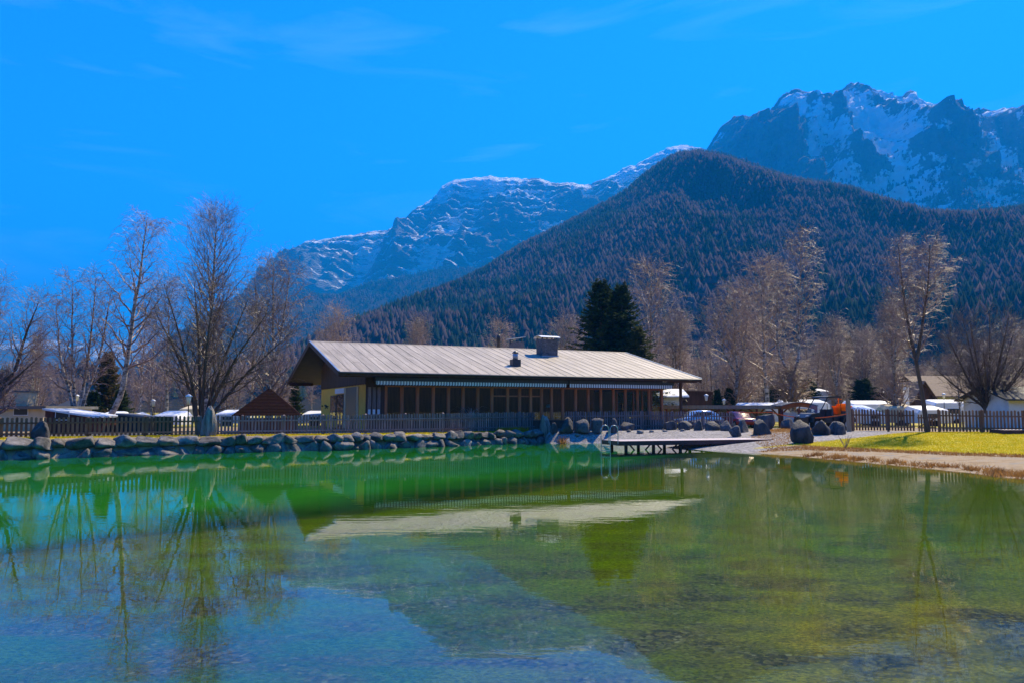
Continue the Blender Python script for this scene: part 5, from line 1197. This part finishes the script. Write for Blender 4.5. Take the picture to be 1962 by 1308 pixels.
# ================================================================= pavilion and camp buildings
def house(name, label, x0, x1, yb_top, D, depth, rz, wallm, roofm, ridge_up, over=.35, cat='house', wall_base=.8, hip=False, windows=(), along_x=True):
    """gabled house: photo columns x0..x1 at distance D, eave at row yb_top, ridge raised by ridge_up metres"""
    p0, p1 = at(x0, yb_top, D), at(x1, yb_top, D); wd = p1.x - p0.x; ez = p0.z
    e = empty(name, (p0.x, D, wall_base - .1), rz, label, cat); zt_ = ez - wall_base + .1
    MB().box(0, wd, 0, depth, 0, zt_).build('wall', wallm, e)
    m = MB(); th = .12
    if along_x:
        y0, ym, y1 = -over, depth / 2, depth + over; zl = zt_ - over * ridge_up / (depth / 2); zr = zt_ + ridge_up
        pr = [(y0, zl), (ym, zr), (y1, zl), (y1, zl + th), (ym, zr + th), (y0, zl + th)]
        m.prism(pr, -over, wd + over, 'x'); m.build('roof', roofm, e)
        for xx in (0.001, wd - .1):
            MB().prism([(0, zt_), (depth, zt_), (depth / 2, zr)], xx, xx + .1, 'x').build('gable', wallm, e)
    else:
        x0_, xm, x1_ = -over, wd / 2, wd + over; zl = zt_ - over * ridge_up / (wd / 2); zr = zt_ + ridge_up
        pr = [(x0_, zl), (xm, zr), (x1_, zl), (x1_, zl + th), (xm, zr + th), (x0_, zl + th)]
        m.prism(pr, -over, depth + over, 'y'); m.build('roof', roofm, e)
        for yy in (0.001, depth - .1): MB().prism([(0, zt_), (wd, zt_), (wd / 2, zr)], yy, yy + .1, 'y').build('gable', wallm, e)
    for (u0, u1, z0, z1) in windows:
        w_ = MB().box(wd * u0, wd * u1, -.05, -.004, z0, z1).build('window', M['white_metal'], e); MB().box(wd * u0 + .06, wd * u1 - .06, -.062, -.051, z0 + .06, z1 - .06).build('pane', M['black_plastic'], w_)
    return e
# pyramid-roofed pavilion
pc = at(515, 795, 50.5); pav = empty('pavilion', (pc.x, pc.y, .85), R(14), 'pavilion with dark red pyramid roof behind the fence left of the restaurant', 'pavilion')
hw = 2.05; ez, az_ = 1.14, at(515, 742, 50.5).z - .85
n = 9
for k in range(4):
    for r_ in range(n):
        t0, t1 = r_ / n, (r_ + 1) / n; w0, w1 = hw * (1 - t0) + .012, hw * (1 - t1) + .0; z0, z1 = ez + (az_ - ez) * t0, ez + (az_ - ez) * t1
        c_, s_ = math.cos(k * math.pi / 2), math.sin(k * math.pi / 2)
        pts = [(-w0, -w0, z0 + .004), (w0, -w0, z0 + .004), (w1, -w1, z1 + .0), (-w1, -w1, z1 + .0), (-w0, -w0, z0 - .03), (w0, -w0, z0 - .03), (w1, -w1, z1 - .05), (-w1, -w1, z1 - .05)]
        MB().add([(x * c_ - y * s_, x * s_ + y * c_, z) for x, y, z in pts], [(0, 1, 2, 3), (7, 6, 5, 4), (0, 4, 5, 1), (1, 5, 6, 2), (2, 6, 7, 3), (3, 7, 4, 0)]).build('roof_course', M['tile_red'], pav)
for x in (-1.6, 1.6):
    for y in (-1.6, 1.6): MB().box(x - .08, x + .08, y - .08, y + .08, -.1, ez + .35).build('post', M['red_wood'], pav)
for y in (-1.6, 1.6): MB().box(-1.5, 1.5, y - .03, y + .03, 0, .95).build('side_panel', M['red_wood'], pav)
for x in (-1.6, 1.6): MB().box(x - .03, x + .03, -1.5, 1.5, 0, .95).build('side_panel', M['red_wood'], pav)
MB().lathe([(0, az_ + .18), (.05, az_ + .12), (.09, az_), (.12, az_ - .06)], 8).build('finial', M['dark_metal'], pav)

def low_building(name, label, x0, x1, yt, D, depth, wallm, roofm, fall=0.0, th=.22, over=.3, cat='building', rz=0.0, base=.75, windows=()):
    p0, p1 = at(x0, yt, D), at(x1, yt, D); wd = p1.x - p0.x; e = empty(name, (p0.x, D, base), rz, label, cat); z0 = p0.z - base; z1 = z0 - fall
    MB().add([(0, 0, 0), (wd, 0, 0), (wd, depth, 0), (0, depth, 0), (0, 0, z0 - th), (wd, 0, z1 - th), (wd, depth, z1 - th), (0, depth, z0 - th)], [(3, 2, 1, 0), (4, 5, 6, 7), (0, 1, 5, 4), (1, 2, 6, 5), (2, 3, 7, 6), (3, 0, 4, 7)]).build('wall', wallm, e)
    k = fall / wd
    a = [(-over, -over, z0 + k * over), (wd + over, -over, z1 - k * over), (wd + over, depth + over, z1 - k * over), (-over, depth + over, z0 + k * over)]
    MB().add([(x, y, z - th) for x, y, z in a] + a, [(3, 2, 1, 0), (4, 5, 6, 7), (0, 1, 5, 4), (1, 2, 6, 5), (2, 3, 7, 6), (3, 0, 4, 7)]).build('roof', roofm, e)
    for (u0, u1, za, zb) in windows:
        w_ = MB().box(wd * u0, wd * u1, -.05, -.004, za, zb).build('window', M['white_metal'], e); MB().box(wd * u0 + .05, wd * u1 - .05, -.062, -.051, za + .05, zb - .05).build('pane', M['black_plastic'], w_)
    return e
low_building('bungalow', 'flat-roofed cream bungalow at the left edge behind the fence', -120, 84, 777, 52, 6, M['cream_wall'], M['grey_roof'], 0, .2, windows=((.72, .86, 1.2, 1.75),))
lowb = low_building('wooden_hut', 'red-brown wooden hut with white-edged sloping roof beside the bungalow', 87, 178, 782, 47, 3.2, M['red_wood'], M['white_metal'], .42, .1, .12, windows=((.22, .52, .95, 1.5),))
house('gabled_house', 'white gabled house with dark roof far behind the wooden hut', 112, 166, 779, 92, 8, 0, M['white_wall'], M['black_roof'], 1.0, windows=((.35, .45, 1.3, 2.0), (.6, .7, 1.3, 2.0)))
# tapering wooden hopper on the bungalow
hp = at(48, 777, 55); h_ = empty('roof_hopper', (hp.x, hp.y, hp.z - .05), 0, 'grey tapering wooden hopper standing above the flat bungalow roof', 'hopper')
MB().add([(-.35, -.35, 0), (.35, -.35, 0), (.35, .35, 0), (-.35, .35, 0), (-.55, -.5, 1.0), (.55, -.5, 1.0), (.55, .5, 1.0), (-.55, .5, 1.0)], [(3, 2, 1, 0), (4, 5, 6, 7), (0, 1, 5, 4), (1, 2, 6, 5), (2, 3, 7, 6), (3, 0, 4, 7)]).build('body', M['cream_wall'], h_)
MB().box(-.6, .6, -.55, .55, 1.0, 1.12).build('rim', M['grey_roof'], h_)

def caravan(label, x0, x1, yt, D, depth, rz=0.0, m=None, h=2.2, tilt=0.0):
    p0, p1 = at(x0, yt, D), at(x1, yt, D); wd = max(p1.x - p0.x, .5); zt_ = p0.z; e = empty('caravan', (p0.x, D, .8), rz, label, 'caravan', 'caravans in the campsite'); H_ = zt_ - .8
    pr = [(0, .35), (wd, .35), (wd, H_ - .35 - tilt), (wd - .25, H_ - .05 - tilt), (wd - .5, H_ - tilt), (.5, H_), (.25, H_ - .05), (0, H_ - .35)]
    lowf = [(x, z - (.42 if z > H_ * .55 else 0)) for x, z in pr]; n = len(pr)                     # roof rises towards the back
    MB().add([(x, 0, z) for x, z in lowf] + [(x, .12, z + (.1 if z > H_ * .4 else 0)) for x, z in lowf] + [(x, depth - .3, z) for x, z in pr] + [(x, depth, z - (.12 if z > H_ * .55 else 0)) for x, z in pr],
             [tuple(range(n)), tuple(range(4 * n - 1, 3 * n - 1, -1))] + [(q * n + i, (q + 1) * n + i, (q + 1) * n + (i + 1) % n, q * n + (i + 1) % n) for q in range(3) for i in range(n)]).build('body', m or M['white_metal'], e)
    w_ = MB().box(wd * .3, wd * .6, -.03, -.003, H_ * .42, H_ * .62).build('window', M['black_plastic'], e)
    for u in (.38, .52): MB().tube([(wd * u, -.04, .3), (wd * u, .16, .3)], .3, 14).build('wheel', M['rubber'], e)
    MB().box(wd * .2, wd * .22, .1, .2, 0, .36).box(wd * .8, wd * .82, .1, .2, 0, .36).build('support', M['dark_metal'], e)
    return e
caravan('white caravan roof right of the wooden hut', 172, 224, 787, 57, 2.4)
caravan('white caravan between the two leaning birches left of the lantern', 236, 276, 788, 60, 2.4, 0, None, tilt=.25)
caravan('long white caravan left of the tall lantern post', 288, 346, 786, 62, 2.5)
caravan('beige caravan behind the lantern post', 340, 378, 776, 84, 2.5, 0, M['cream_wall'])
caravan('pale caravan between the tallest standing stone and the pavilion', 408, 470, 784, 70, 2.5)
caravan('white caravan roof between the pavilion and the yellow gable', 572, 640, 786, 72, 2.6)
tag(low_building('hedge_screen', 'dark green plastic screen behind the brown fence', 296, 328, 797, 46.5, .2, M['hedge'], M['hedge'], 0, .04, 0, 'screen'), None)
low_building('garden_shed', 'dark shed with sloping pale roof edge behind the brown fence', 226, 275, 791, 49, 2, M['black_roof'], M['grey_roof'], .2, .1, .1)

house('white_house', 'small white house with snow-white roof right of the restaurant', 1271, 1306, 757, 88, 5, 0, M['white_wall'], M['white_metal'], .7, .7, windows=((.3, .62, .9, 1.8),))
low_building('wood_store', 'brown log-filled wood store beside the small white house', 1316, 1366, 747, 96, 3, M['dark_wood'], M['tile_brown'], .1, .12)
house('chalet', 'white chalet with large brown tiled roof behind the round-crowned tree', 1788, 1990, 753, 98, 10, 0, M['white_wall'], M['tile_brown'], 2.3, 1.0, windows=((.03, .2, .9, 2.0), (.28, .36, .9, 2.0), (.5, .6, .9, 2.0)))
house('barn_wing', 'brown-gabled wing at the left end of the chalet', 1752, 1786, 757, 97, 8, 0, M['dark_wood'], M['tile_brown'], 1.7, .6, along_x=False)
house('garage', 'white garage with black roof at the right border', 1932, 2060, 763, 60, 6, 0, M['white_wall'], M['black_roof'], .9, .5, windows=((.2, .3, .9, 1.4),))
house('hut', 'small brown gabled hut behind the white caravans on the right', 1668, 1702, 762, 104, 4, 0, M['dark_wood'], M['tile_brown'], .9, .4, along_x=False)
caravan('white camper roof left behind the utility vehicle', 1420, 1520, 770, 80, 2.6)
caravan('second white camper roof behind the lyre-shaped birch', 1500, 1590, 764, 90, 2.6)
caravan('white camper with steep front above the utility vehicle', 1548, 1592, 743, 108, 3)
caravan('long white caravan row start right of the wooden post', 1632, 1720, 766, 82, 2.8)
caravan('blue covered caravan right of the wooden post', 1640, 1682, 775, 74, 2.4, 0, M['tarp_blue'])
caravan('white tent trailer with sloping roof left of the double birch', 1656, 1700, 777, 68, 2.2, 0, None, tilt=.25)
caravan('white awning caravan behind the double birch', 1704, 1762, 772, 73, 2.6, 0, M['cream_wall'])
caravan('pale green-grey caravan right of the double birch', 1758, 1822, 776, 70, 2.6)
caravan('wide white caravan behind the thin pale stem', 1790, 1870, 764, 86, 2.6)
caravan('white caravan between the round-crowned tree and the garage', 1870, 1945, 770, 76, 2.6)
caravan('distant white camper below the hut on the right', 1662, 1712, 747, 118, 3)
tag(low_building('site_board', 'white notice board on the campsite left of the chalet windows', 1731, 1741, 741, 92, .1, M['white_metal'], M['white_metal'], 0, .04, 0, 'sign'), None)

# long low carport with timber braces
cp0, cp1 = at(1270, 776, 68), at(1500, 775, 68); cpw = cp1.x - cp0.x; cz = .8
car = empty('carport', (cp0.x, 68, cz), 0, 'long low timber carport with flat roof and diagonal braces right of the restaurant', 'carport'); ch_ = cp0.z - cz
MB().box(-.3, cpw + .2, -.4, 5.0, ch_ - .16, ch_).build('roof', M['grey_roof'], car); MB().box(-.32, cpw + .22, -.46, -.402, ch_ - .3, ch_ + .02).build('fascia', M['post_wood'], car)
for k in range(6):
    x = .3 + k * (cpw - .6) / 5; MB().box(x - .08, x + .08, 0, .16, 0, ch_ - .16).build('post', M['orange_wood'], car)
    MB().bar((x + .05, .08, ch_ - .9), (x + .75, .08, ch_ - .2), .1, .12).build('brace', M['orange_wood'], car)
    if k: MB().bar((x - .05, .08, ch_ - .9), (x - .75, .08, ch_ - .2), .1, .12).build('brace', M['orange_wood'], car)
MB().box(0, cpw, 4.7, 4.8, 0, ch_ - .16).build('back_wall', M['white_wall'], car)
# arched bay at its right end
b0, b1 = at(1496, 772, 66), at(1566, 772, 66); bw_ = b1.x - b0.x; ba = empty('arched_shelter', (b0.x, 66, cz), 0, 'low shelter with curved orange-brown timber beam behind the utility vehicle', 'shelter'); bh = b0.z - cz
arc = [(bw_ * q / 10, bh - .25 + .3 * math.sin(math.pi * q / 10)) for q in range(11)]
MB().prism(arc + [(x, z - .32) for x, z in arc[::-1]], 0, .18, 'y').build('arched_beam', M['orange_wood'], ba)
MB().prism([(x, z + .08) for x, z in arc] + [(x, z + .01) for x, z in arc[::-1]], -.2, 3.2, 'y').build('roof', M['grey_roof'], ba)
for x in (.1, bw_ * .5, bw_ - .1): MB().box(x - .1, x + .1, .02, .2, 0, bh - .45).build('post', M['red_wood'], ba)
for k in range(4):
    MB().box(.2 + k * (bw_ - .4) / 4 + .02, .2 + (k + 1) * (bw_ - .4) / 4 - .02, .5, .55, .05, bh - .75).build('panel', M['white_wall'], ba)

# ================================================================= vehicles
def wheel(par, x, y, z, r, wd):
    w_ = empty('wheel', (x, y, z)); w_.parent = par
    MB().tube([(0, -wd / 2, 0), (0, wd / 2, 0)], r, 18).build('tyre', M['rubber'], w_); MB().tube([(0, -wd / 2 - .012, 0), (0, wd / 2 + .012, 0)], r * .58, 14).build('rim', M['flash_metal'], w_)
def car_obj(name, label, x, D, length, paint, rz, zb=.8, hh=1.45):
    p = at(x, 780, D); e = empty(name, (p.x, D, zb), rz, label, 'car'); L_ = length; wd = 1.72
    prof = [(-.5, .32), (-.5, .62), (-.47, .78), (-.40, .86), (-.27, .93), (-.15, hh - .12), (-.02, hh), (.2, hh - .02), (.36, hh - .2), (.47, .95), (.5, .8), (.5, .32)]
    import bmesh
    m = MB(); n = len(prof); ys = [(-wd / 2, .94), (-wd / 2 + .1, 1.0), (wd / 2 - .1, 1.0), (wd / 2, .94)]; vs = []
    for y, s in ys: vs += [(u * L_, y * (1 if z < .9 else .86), .32 + (z - .32) * s) for u, z in prof]
    fs = [tuple(range(n))[::-1], tuple(range(3 * n, 4 * n))]
    for q in range(3): fs += [(q * n + i, q * n + (i + 1) % n, (q + 1) * n + (i + 1) % n, (q + 1) * n + i) for i in range(n)]
    m.add(vs, fs, True); m.build('body', paint, e)
    for s in (-1, 1):
        MB().add([(-.25 * L_, s * (wd / 2 * .86 + .012), .97), (-.14 * L_, s * (wd / 2 * .86 + .012), hh - .17), (.2 * L_, s * (wd / 2 * .86 + .012), hh - .14), (.36 * L_, s * (wd / 2 * .86 + .012), .97)], [(0, 1, 2, 3)]).build('side_window', M['black_plastic'], e)
        for u in (-.32, .31): wheel(e, u * L_, s * (wd / 2 - .08), .32, .32, .2)
        MB().box(-.503 * L_, -.49 * L_, s * .62 - .16, s * .62 + .16, .62, .76).build('headlight', M['lamp_white'], e)
        MB().box(.49 * L_, .503 * L_, s * .66 - .12, s * .66 + .12, .7, .88).build('tail_light', M['red_paint'], e)
    return e
car_obj('parked_car', 'shiny silver car glinting in the sun behind the fence beside the carport', 1336, 64.8, 3.9, M['silver_paint'], R(20), hh=1.5)
car_obj('parked_car', 'red car parked beyond the fence end under the carport', 1414, 66.6, 3.4, M['red_paint'], R(100), hh=1.4)

up_ = at(1580, 800, 57.5); ut = empty('utility_vehicle', (up_.x, up_.y, gz(up_.x, up_.y) + .0), R(196), 'black utility vehicle with roof, slanted windscreen and orange crate behind the boulders', 'utility vehicle')
ut.scale = (1.22, 1.22, 1.22)
# front points to +x locally; turned so that it faces left
MB().prism([(1.6, .45), (1.62, .75), (1.35, .98), (.78, 1.04), (.72, .62), (-.15, .58), (-.2, .88), (-1.5, .88), (-1.5, .45)], -.62, .62, 'y').build('body', M['black_plastic'], ut)
for s in (-1, 1):
    MB().tube([(.82, s * .62, 1.02), (.22, s * .6, 1.92), (-.65, s * .6, 1.95), (-.72, s * .62, .88)], .032, 8).build('roll_cage', M['black_plastic'], ut)
    MB().box(1.3, 1.64, s * .62 - .04, s * .62 + .04, .72, .8).build('bumper', M['dark_metal'], ut)
    MB().lathe([(0, 0), (.1, 0), (.11, .05), (0, .06)], 12, (1.52, s * .42, .82)).build('headlight', M['lamp_white'], ut)
    for x in (1.08, -1.02): wheel(ut, x, s * .64, .36, .36, .26); MB().prism([(x - .46, .5), (x - .38, .78), (x + .38, .78), (x + .46, .5), (x + .36, .5), (x + .3, .7), (x - .3, .7), (x - .36, .5)], s * .78 - .14, s * .78 + .14, 'y').build('mudguard', M['black_plastic'], ut)
MB().add([(.84, -.56, 1.03), (.84, .56, 1.03), (.26, .54, 1.88), (.26, -.54, 1.88)], [(0, 1, 2, 3)]).build('windscreen', M['screen'], ut)
MB().prism([(.34, 1.93), (.3, 2.0), (-.1, 2.04), (-.7, 2.02), (-.76, 1.95)], -.68, .68, 'y').build('roof_panel', M['black_plastic'], ut)
for y in (-.3, .3): MB().box(-.15, .3, y - .24, y + .24, .6, .74).box(-.2, -.08, y - .24, y + .24, .74, 1.25).build('seat', M['dark_metal'], ut)
MB().tube([(.62, -.3, 1.05), (.42, -.3, 1.18)], .02, 6).build('steering_column', M['dark_metal'], ut)
MB().box(-1.52, -.74, -.64, -.6, .882, 1.14).box(-1.52, -.74, .6, .64, .882, 1.14).box(-1.54, -1.5, -.64, .64, .882, 1.14).build('cargo_bed', M['black_plastic'], ut)
cr = empty('orange_crate', tuple(ut.matrix_basis @ Vector((-1.05, .25, .93)))); cr.rotation_euler = (0, 0, R(196)); cr.scale = (1.22, 1.22, 1.22); tag(cr, 'bright orange plastic crate with tools in the utility vehicle bed', 'crate')
MB().box(-.38, .38, -.3, .3, 0, .05).box(-.4, -.36, -.3, .3, 0, .5).box(.36, .4, -.3, .3, 0, .5).box(-.36, .36, -.32, -.28, 0, .5).box(-.36, .36, .28, .32, 0, .5).box(-.44, .44, -.36, -.32, .44, .52).box(-.44, .44, .32, .36, .44, .52).build('body', M['orange_plastic'], cr)
MB().prism([(-.3, .5), (.3, .5), (.2, .64), (-.18, .66)], -.2, .25, 'y').build('load', M['orange_plastic'], cr)
MB().tube([(.3, .1, .4), (.32, .1, .95)], .025, 6).tube([(.1, .1, .9), (.36, .1, .95)], .025, 6).build('handle', M['orange_plastic'], cr)

# barrier tape, its post, planter
pp = hit(1627, 826); po = tag(MB().box(-.13, .13, -.1, .1, -.1, at(1627, 765, pp.y).z - pp.z).build('wooden_post', M['post_wood'], None, loc=tuple(pp)), 'thick pale wooden post at the left end of the right fence', 'post')
A_ = at(1626, 791, pp.y - .15); B_ = at(1478, 789, 60.0); C_ = at(1418, 790, 61.0)
m = MB(); pts = []
for q in range(21):
    t = q / 20; p = A_.lerp(B_, t); p.z -= 4 * t * (1 - t) * .36; pts.append(p)
for q in range(1, 7): pts.append(B_.lerp(C_, q / 6))
vs, fs = [], []
for i, p in enumerate(pts): vs += [(p.x, p.y, p.z - .035), (p.x, p.y, p.z + .035), (p.x, p.y + .015, p.z + .035), (p.x, p.y + .015, p.z - .035)]
for i in range(len(pts) - 1):
    for k in range(4): fs.append((4 * i + k, 4 * i + (k + 1) % 4, 4 * i + 4 + (k + 1) % 4, 4 * i + 4 + k))
m.add(vs, fs); tag(m.build('barrier_tape', M['rope']), 'orange barrier tape sagging from the wooden post across the utility vehicle', 'tape')
plp = at(1463, 800, 63); pn = empty('planter', (plp.x, plp.y, .8), 0, 'dark planter with clipped green bush under the carport edge', 'planter')
MB().lathe([(0, 0), (.3, 0), (.4, .8), (.42, .82), (0, .78)], 14).build('pot', M['black_plastic'], pn)
rgp = np.random.default_rng(4); n = 700; d = rgp.normal(size=(n, 3)); d /= np.linalg.norm(d, axis=1, keepdims=True); c = d * rgp.uniform(.25, .5, (n, 1)) * np.array([1, 1, .7]) + np.array([0, 0, 1.05])
t1 = np.cross(d, rgp.normal(size=(n, 3))); t1 /= np.linalg.norm(t1, axis=1, keepdims=True); t2 = np.cross(d, t1) + d * .5
Vl = np.stack([c - t1 * .03, c + t2 * .04, c + t1 * .03, c - t2 * .04], 1).reshape(-1, 3); ob('foliage', mesh_np('foliage', Vl, np.arange(len(Vl)).reshape(-1, 4), M['needles_olive']), pn)

# ================================================================= lanterns
def lantern(x, yt, D, label, tall=None):
    t_ = at(x, yt, D); z = gz(t_.x, t_.y); H_ = t_.z - z; e = empty('lamp_post', (t_.x, t_.y, z), 0, label, 'lamp post', 'campsite lanterns')
    MB().lathe([(0, -.1), (.06, -.1), (.05, .3), (.035, .35), (.03, H_ - .62), (.05, H_ - .6)], 10).build('pole', M['dark_metal'], e)
    MB().lathe([(0, H_ - .62), (.10, H_ - .6), (.15, H_ - .18), (.15, H_ - .16), (0, H_ - .16)], 8).build('lantern', M['lamp_white'], e)
    MB().lathe([(.22, H_ - .16), (.22, H_ - .13), (.07, H_ - .02), (0, H_)], 8).build('lamp_cap', M['white_metal'], e)
lantern(362, 754, 45.5, 'tall white lantern on a pole behind the fence left of the tallest standing stone')
lantern(294, 764, 66, 'white lantern between thin birches above the white caravans')
lantern(148, 755, 78, 'white lantern beside the far gabled house')
lantern(1353, 754, 72, 'white lantern above the carport right of the small white house')
lantern(1387, 763, 82, 'small white lantern above the middle of the carport')
lantern(1808, 752, 84, 'white lantern in front of the chalet windows')

# ================================================================= grass
def blades(name, pts, hmin, hmax, wd, m, seed, lean=.35, parent=None):
    rg = np.random.default_rng(seed); n = len(pts); az = rg.uniform(0, 6.28, n); h = rg.uniform(hmin, hmax, n); s = np.stack([np.cos(az), np.sin(az), np.zeros(n)], -1) * wd * rg.uniform(.6, 1.4, (n, 1))
    tip = pts + np.stack([rg.normal(0, lean, n) * h, rg.normal(0, lean, n) * h, h], -1)
    V = np.stack([pts - s, pts + s, tip], 1).reshape(-1, 3); return ob(name, mesh_np(name, V, np.arange(len(V)).reshape(-1, 3), m), parent)
rgb = np.random.default_rng(8)
def scatter(poly, n, extra=0):
    P_ = np.array(poly); lo, hi = P_.min(0), P_.max(0); q = rgb.uniform(lo, hi, (n * 4, 2)); q = q[inside(q[:, 0], q[:, 1], poly)][:n]
    q = q[~inside(q[:, 0], q[:, 1], POND)]; return np.c_[q, zt(q[:, 0], q[:, 1])]
lp_ = [p for p in lawn_poly]
g1 = scatter([tuple(np.clip(p, [-60, 0], [34, 80])) for p in lp_], 42000)
tag(blades('lawn_grass', g1, .03, .075, .012, M['grass'], 1), 'short bright spring grass of the lawn on the right bank', 'grass', kind='stuff')
s = rgb.uniform(cum[1] - 6, cum[-1] - .3, 26000); off = rgb.uniform(.75, 2.9, 26000); q = []
for a, b in zip(s, off):
    p, d = along(a); q.append((p.x - d.y * b, p.y + d.x * b))
q = np.array(q); g2 = np.c_[q, zt(q[:, 0], q[:, 1])]
tag(blades('verge_grass', g2, .03, .09, .013, M['grass'], 2), 'yellow-green grass strip between the stone wall and the fence', 'grass', kind='stuff')
# dry tufts along the right waterline
tp_ = []
sh = np.array([tuple(p[:2]) for p in SHORE[4:]]); c_ = np.concatenate([[0], np.cumsum(np.linalg.norm(np.diff(sh, axis=0), axis=1))])
for k in range(62):
    u = rgb.uniform(0.22 * c_[-1], c_[-1]); p = np.array([np.interp(u, c_, sh[:, 0]), np.interp(u, c_, sh[:, 1])]) + np.array([1, .4]) * rgb.uniform(.05, .9) ; r_ = rgb.uniform(.07, .2)
    n = int(rgb.uniform(30, 90)); tp_.append(p + rgb.normal(0, r_, (n, 2)))
q = np.concatenate(tp_); tag(blades('bank_grass', np.c_[q, np.maximum(zt(q[:, 0], q[:, 1]), 0) - .01], .06, .24, .014, M['dry_grass'], 3, .6), 'dry brown grass tufts along the right waterline', 'grass', kind='stuff')
gp = [tuple(hit(*p)[:2]) for p in ((1440, 842), (1440, 828), (1520, 818), (1640, 822), (1560, 834), (1520, 842), (1500, 860), (1470, 862))]
g3 = scatter(gp, 9000); g4 = scatter([tuple(hit(*p)[:2]) for p in ((1450, 866), (1540, 852), (1700, 861), (1962, 871), (1962, 876), (1700, 866), (1540, 862))], 8000)
tag(blades('straw_grass', np.concatenate([g3, g4]), .03, .12, .013, M['dry_grass'], 4, .5), 'straw-coloured dry grass around the boulders and the lawn edge', 'grass', kind='stuff')
# golden sedge by the wall end
sp = [along(cum[-1] - x)[0] + Vector((-along(cum[-1] - x)[1].y, along(cum[-1] - x)[1].x, 0)) * y for x, y in [(rg.uniform(.6, 3.4), rg.uniform(.85, 1.5)) for _ in range(900)]]
q = np.array([(p.x, p.y) for p in sp]); sg_ = blades('golden_sedge', np.c_[q, zt(q[:, 0], q[:, 1])], .15, .42, .014, M['gold_grass'], 6, .4); tag(sg_, 'golden dry sedge clump behind the wall end near the upright stone', 'plant')
b = hit(1078, 848); q = np.array([b.x, b.y]) + rgb.normal(0, .16, (160, 2)); tag(blades('dry_grass_clump', np.c_[q, np.maximum(zt(q[:, 0], q[:, 1]), 0)], .12, .4, .014, M['dry_grass'], 7, .7), 'small brown grass clump at the water beside the wall end', 'plant')
# bare twiggy shrub on the lawn edge
p = hit(1620, 858); rgt = np.random.default_rng(12); Pb = []
for k in range(26):
    az = rgt.uniform(0, 6.28); l_ = rgt.uniform(.35, .75); d_ = np.array([math.cos(az) * .5, math.sin(az) * .5, 1]) * l_; q_ = np.linspace(0, 1, 4)[:, None]; Pb.append(q_ * d_ + rgt.normal(0, .02, (4, 3)) * q_)
v, f = tubes(np.array(Pb), np.full((26, 4), .007), 3); tag(ob('twiggy_shrub', mesh_np('twiggy_shrub', v, f, M['twig_pink']), None, loc=(p.x, p.y, p.z - .02)), 'leafless twiggy little shrub on the lawn edge right of the largest boulder', 'shrub')
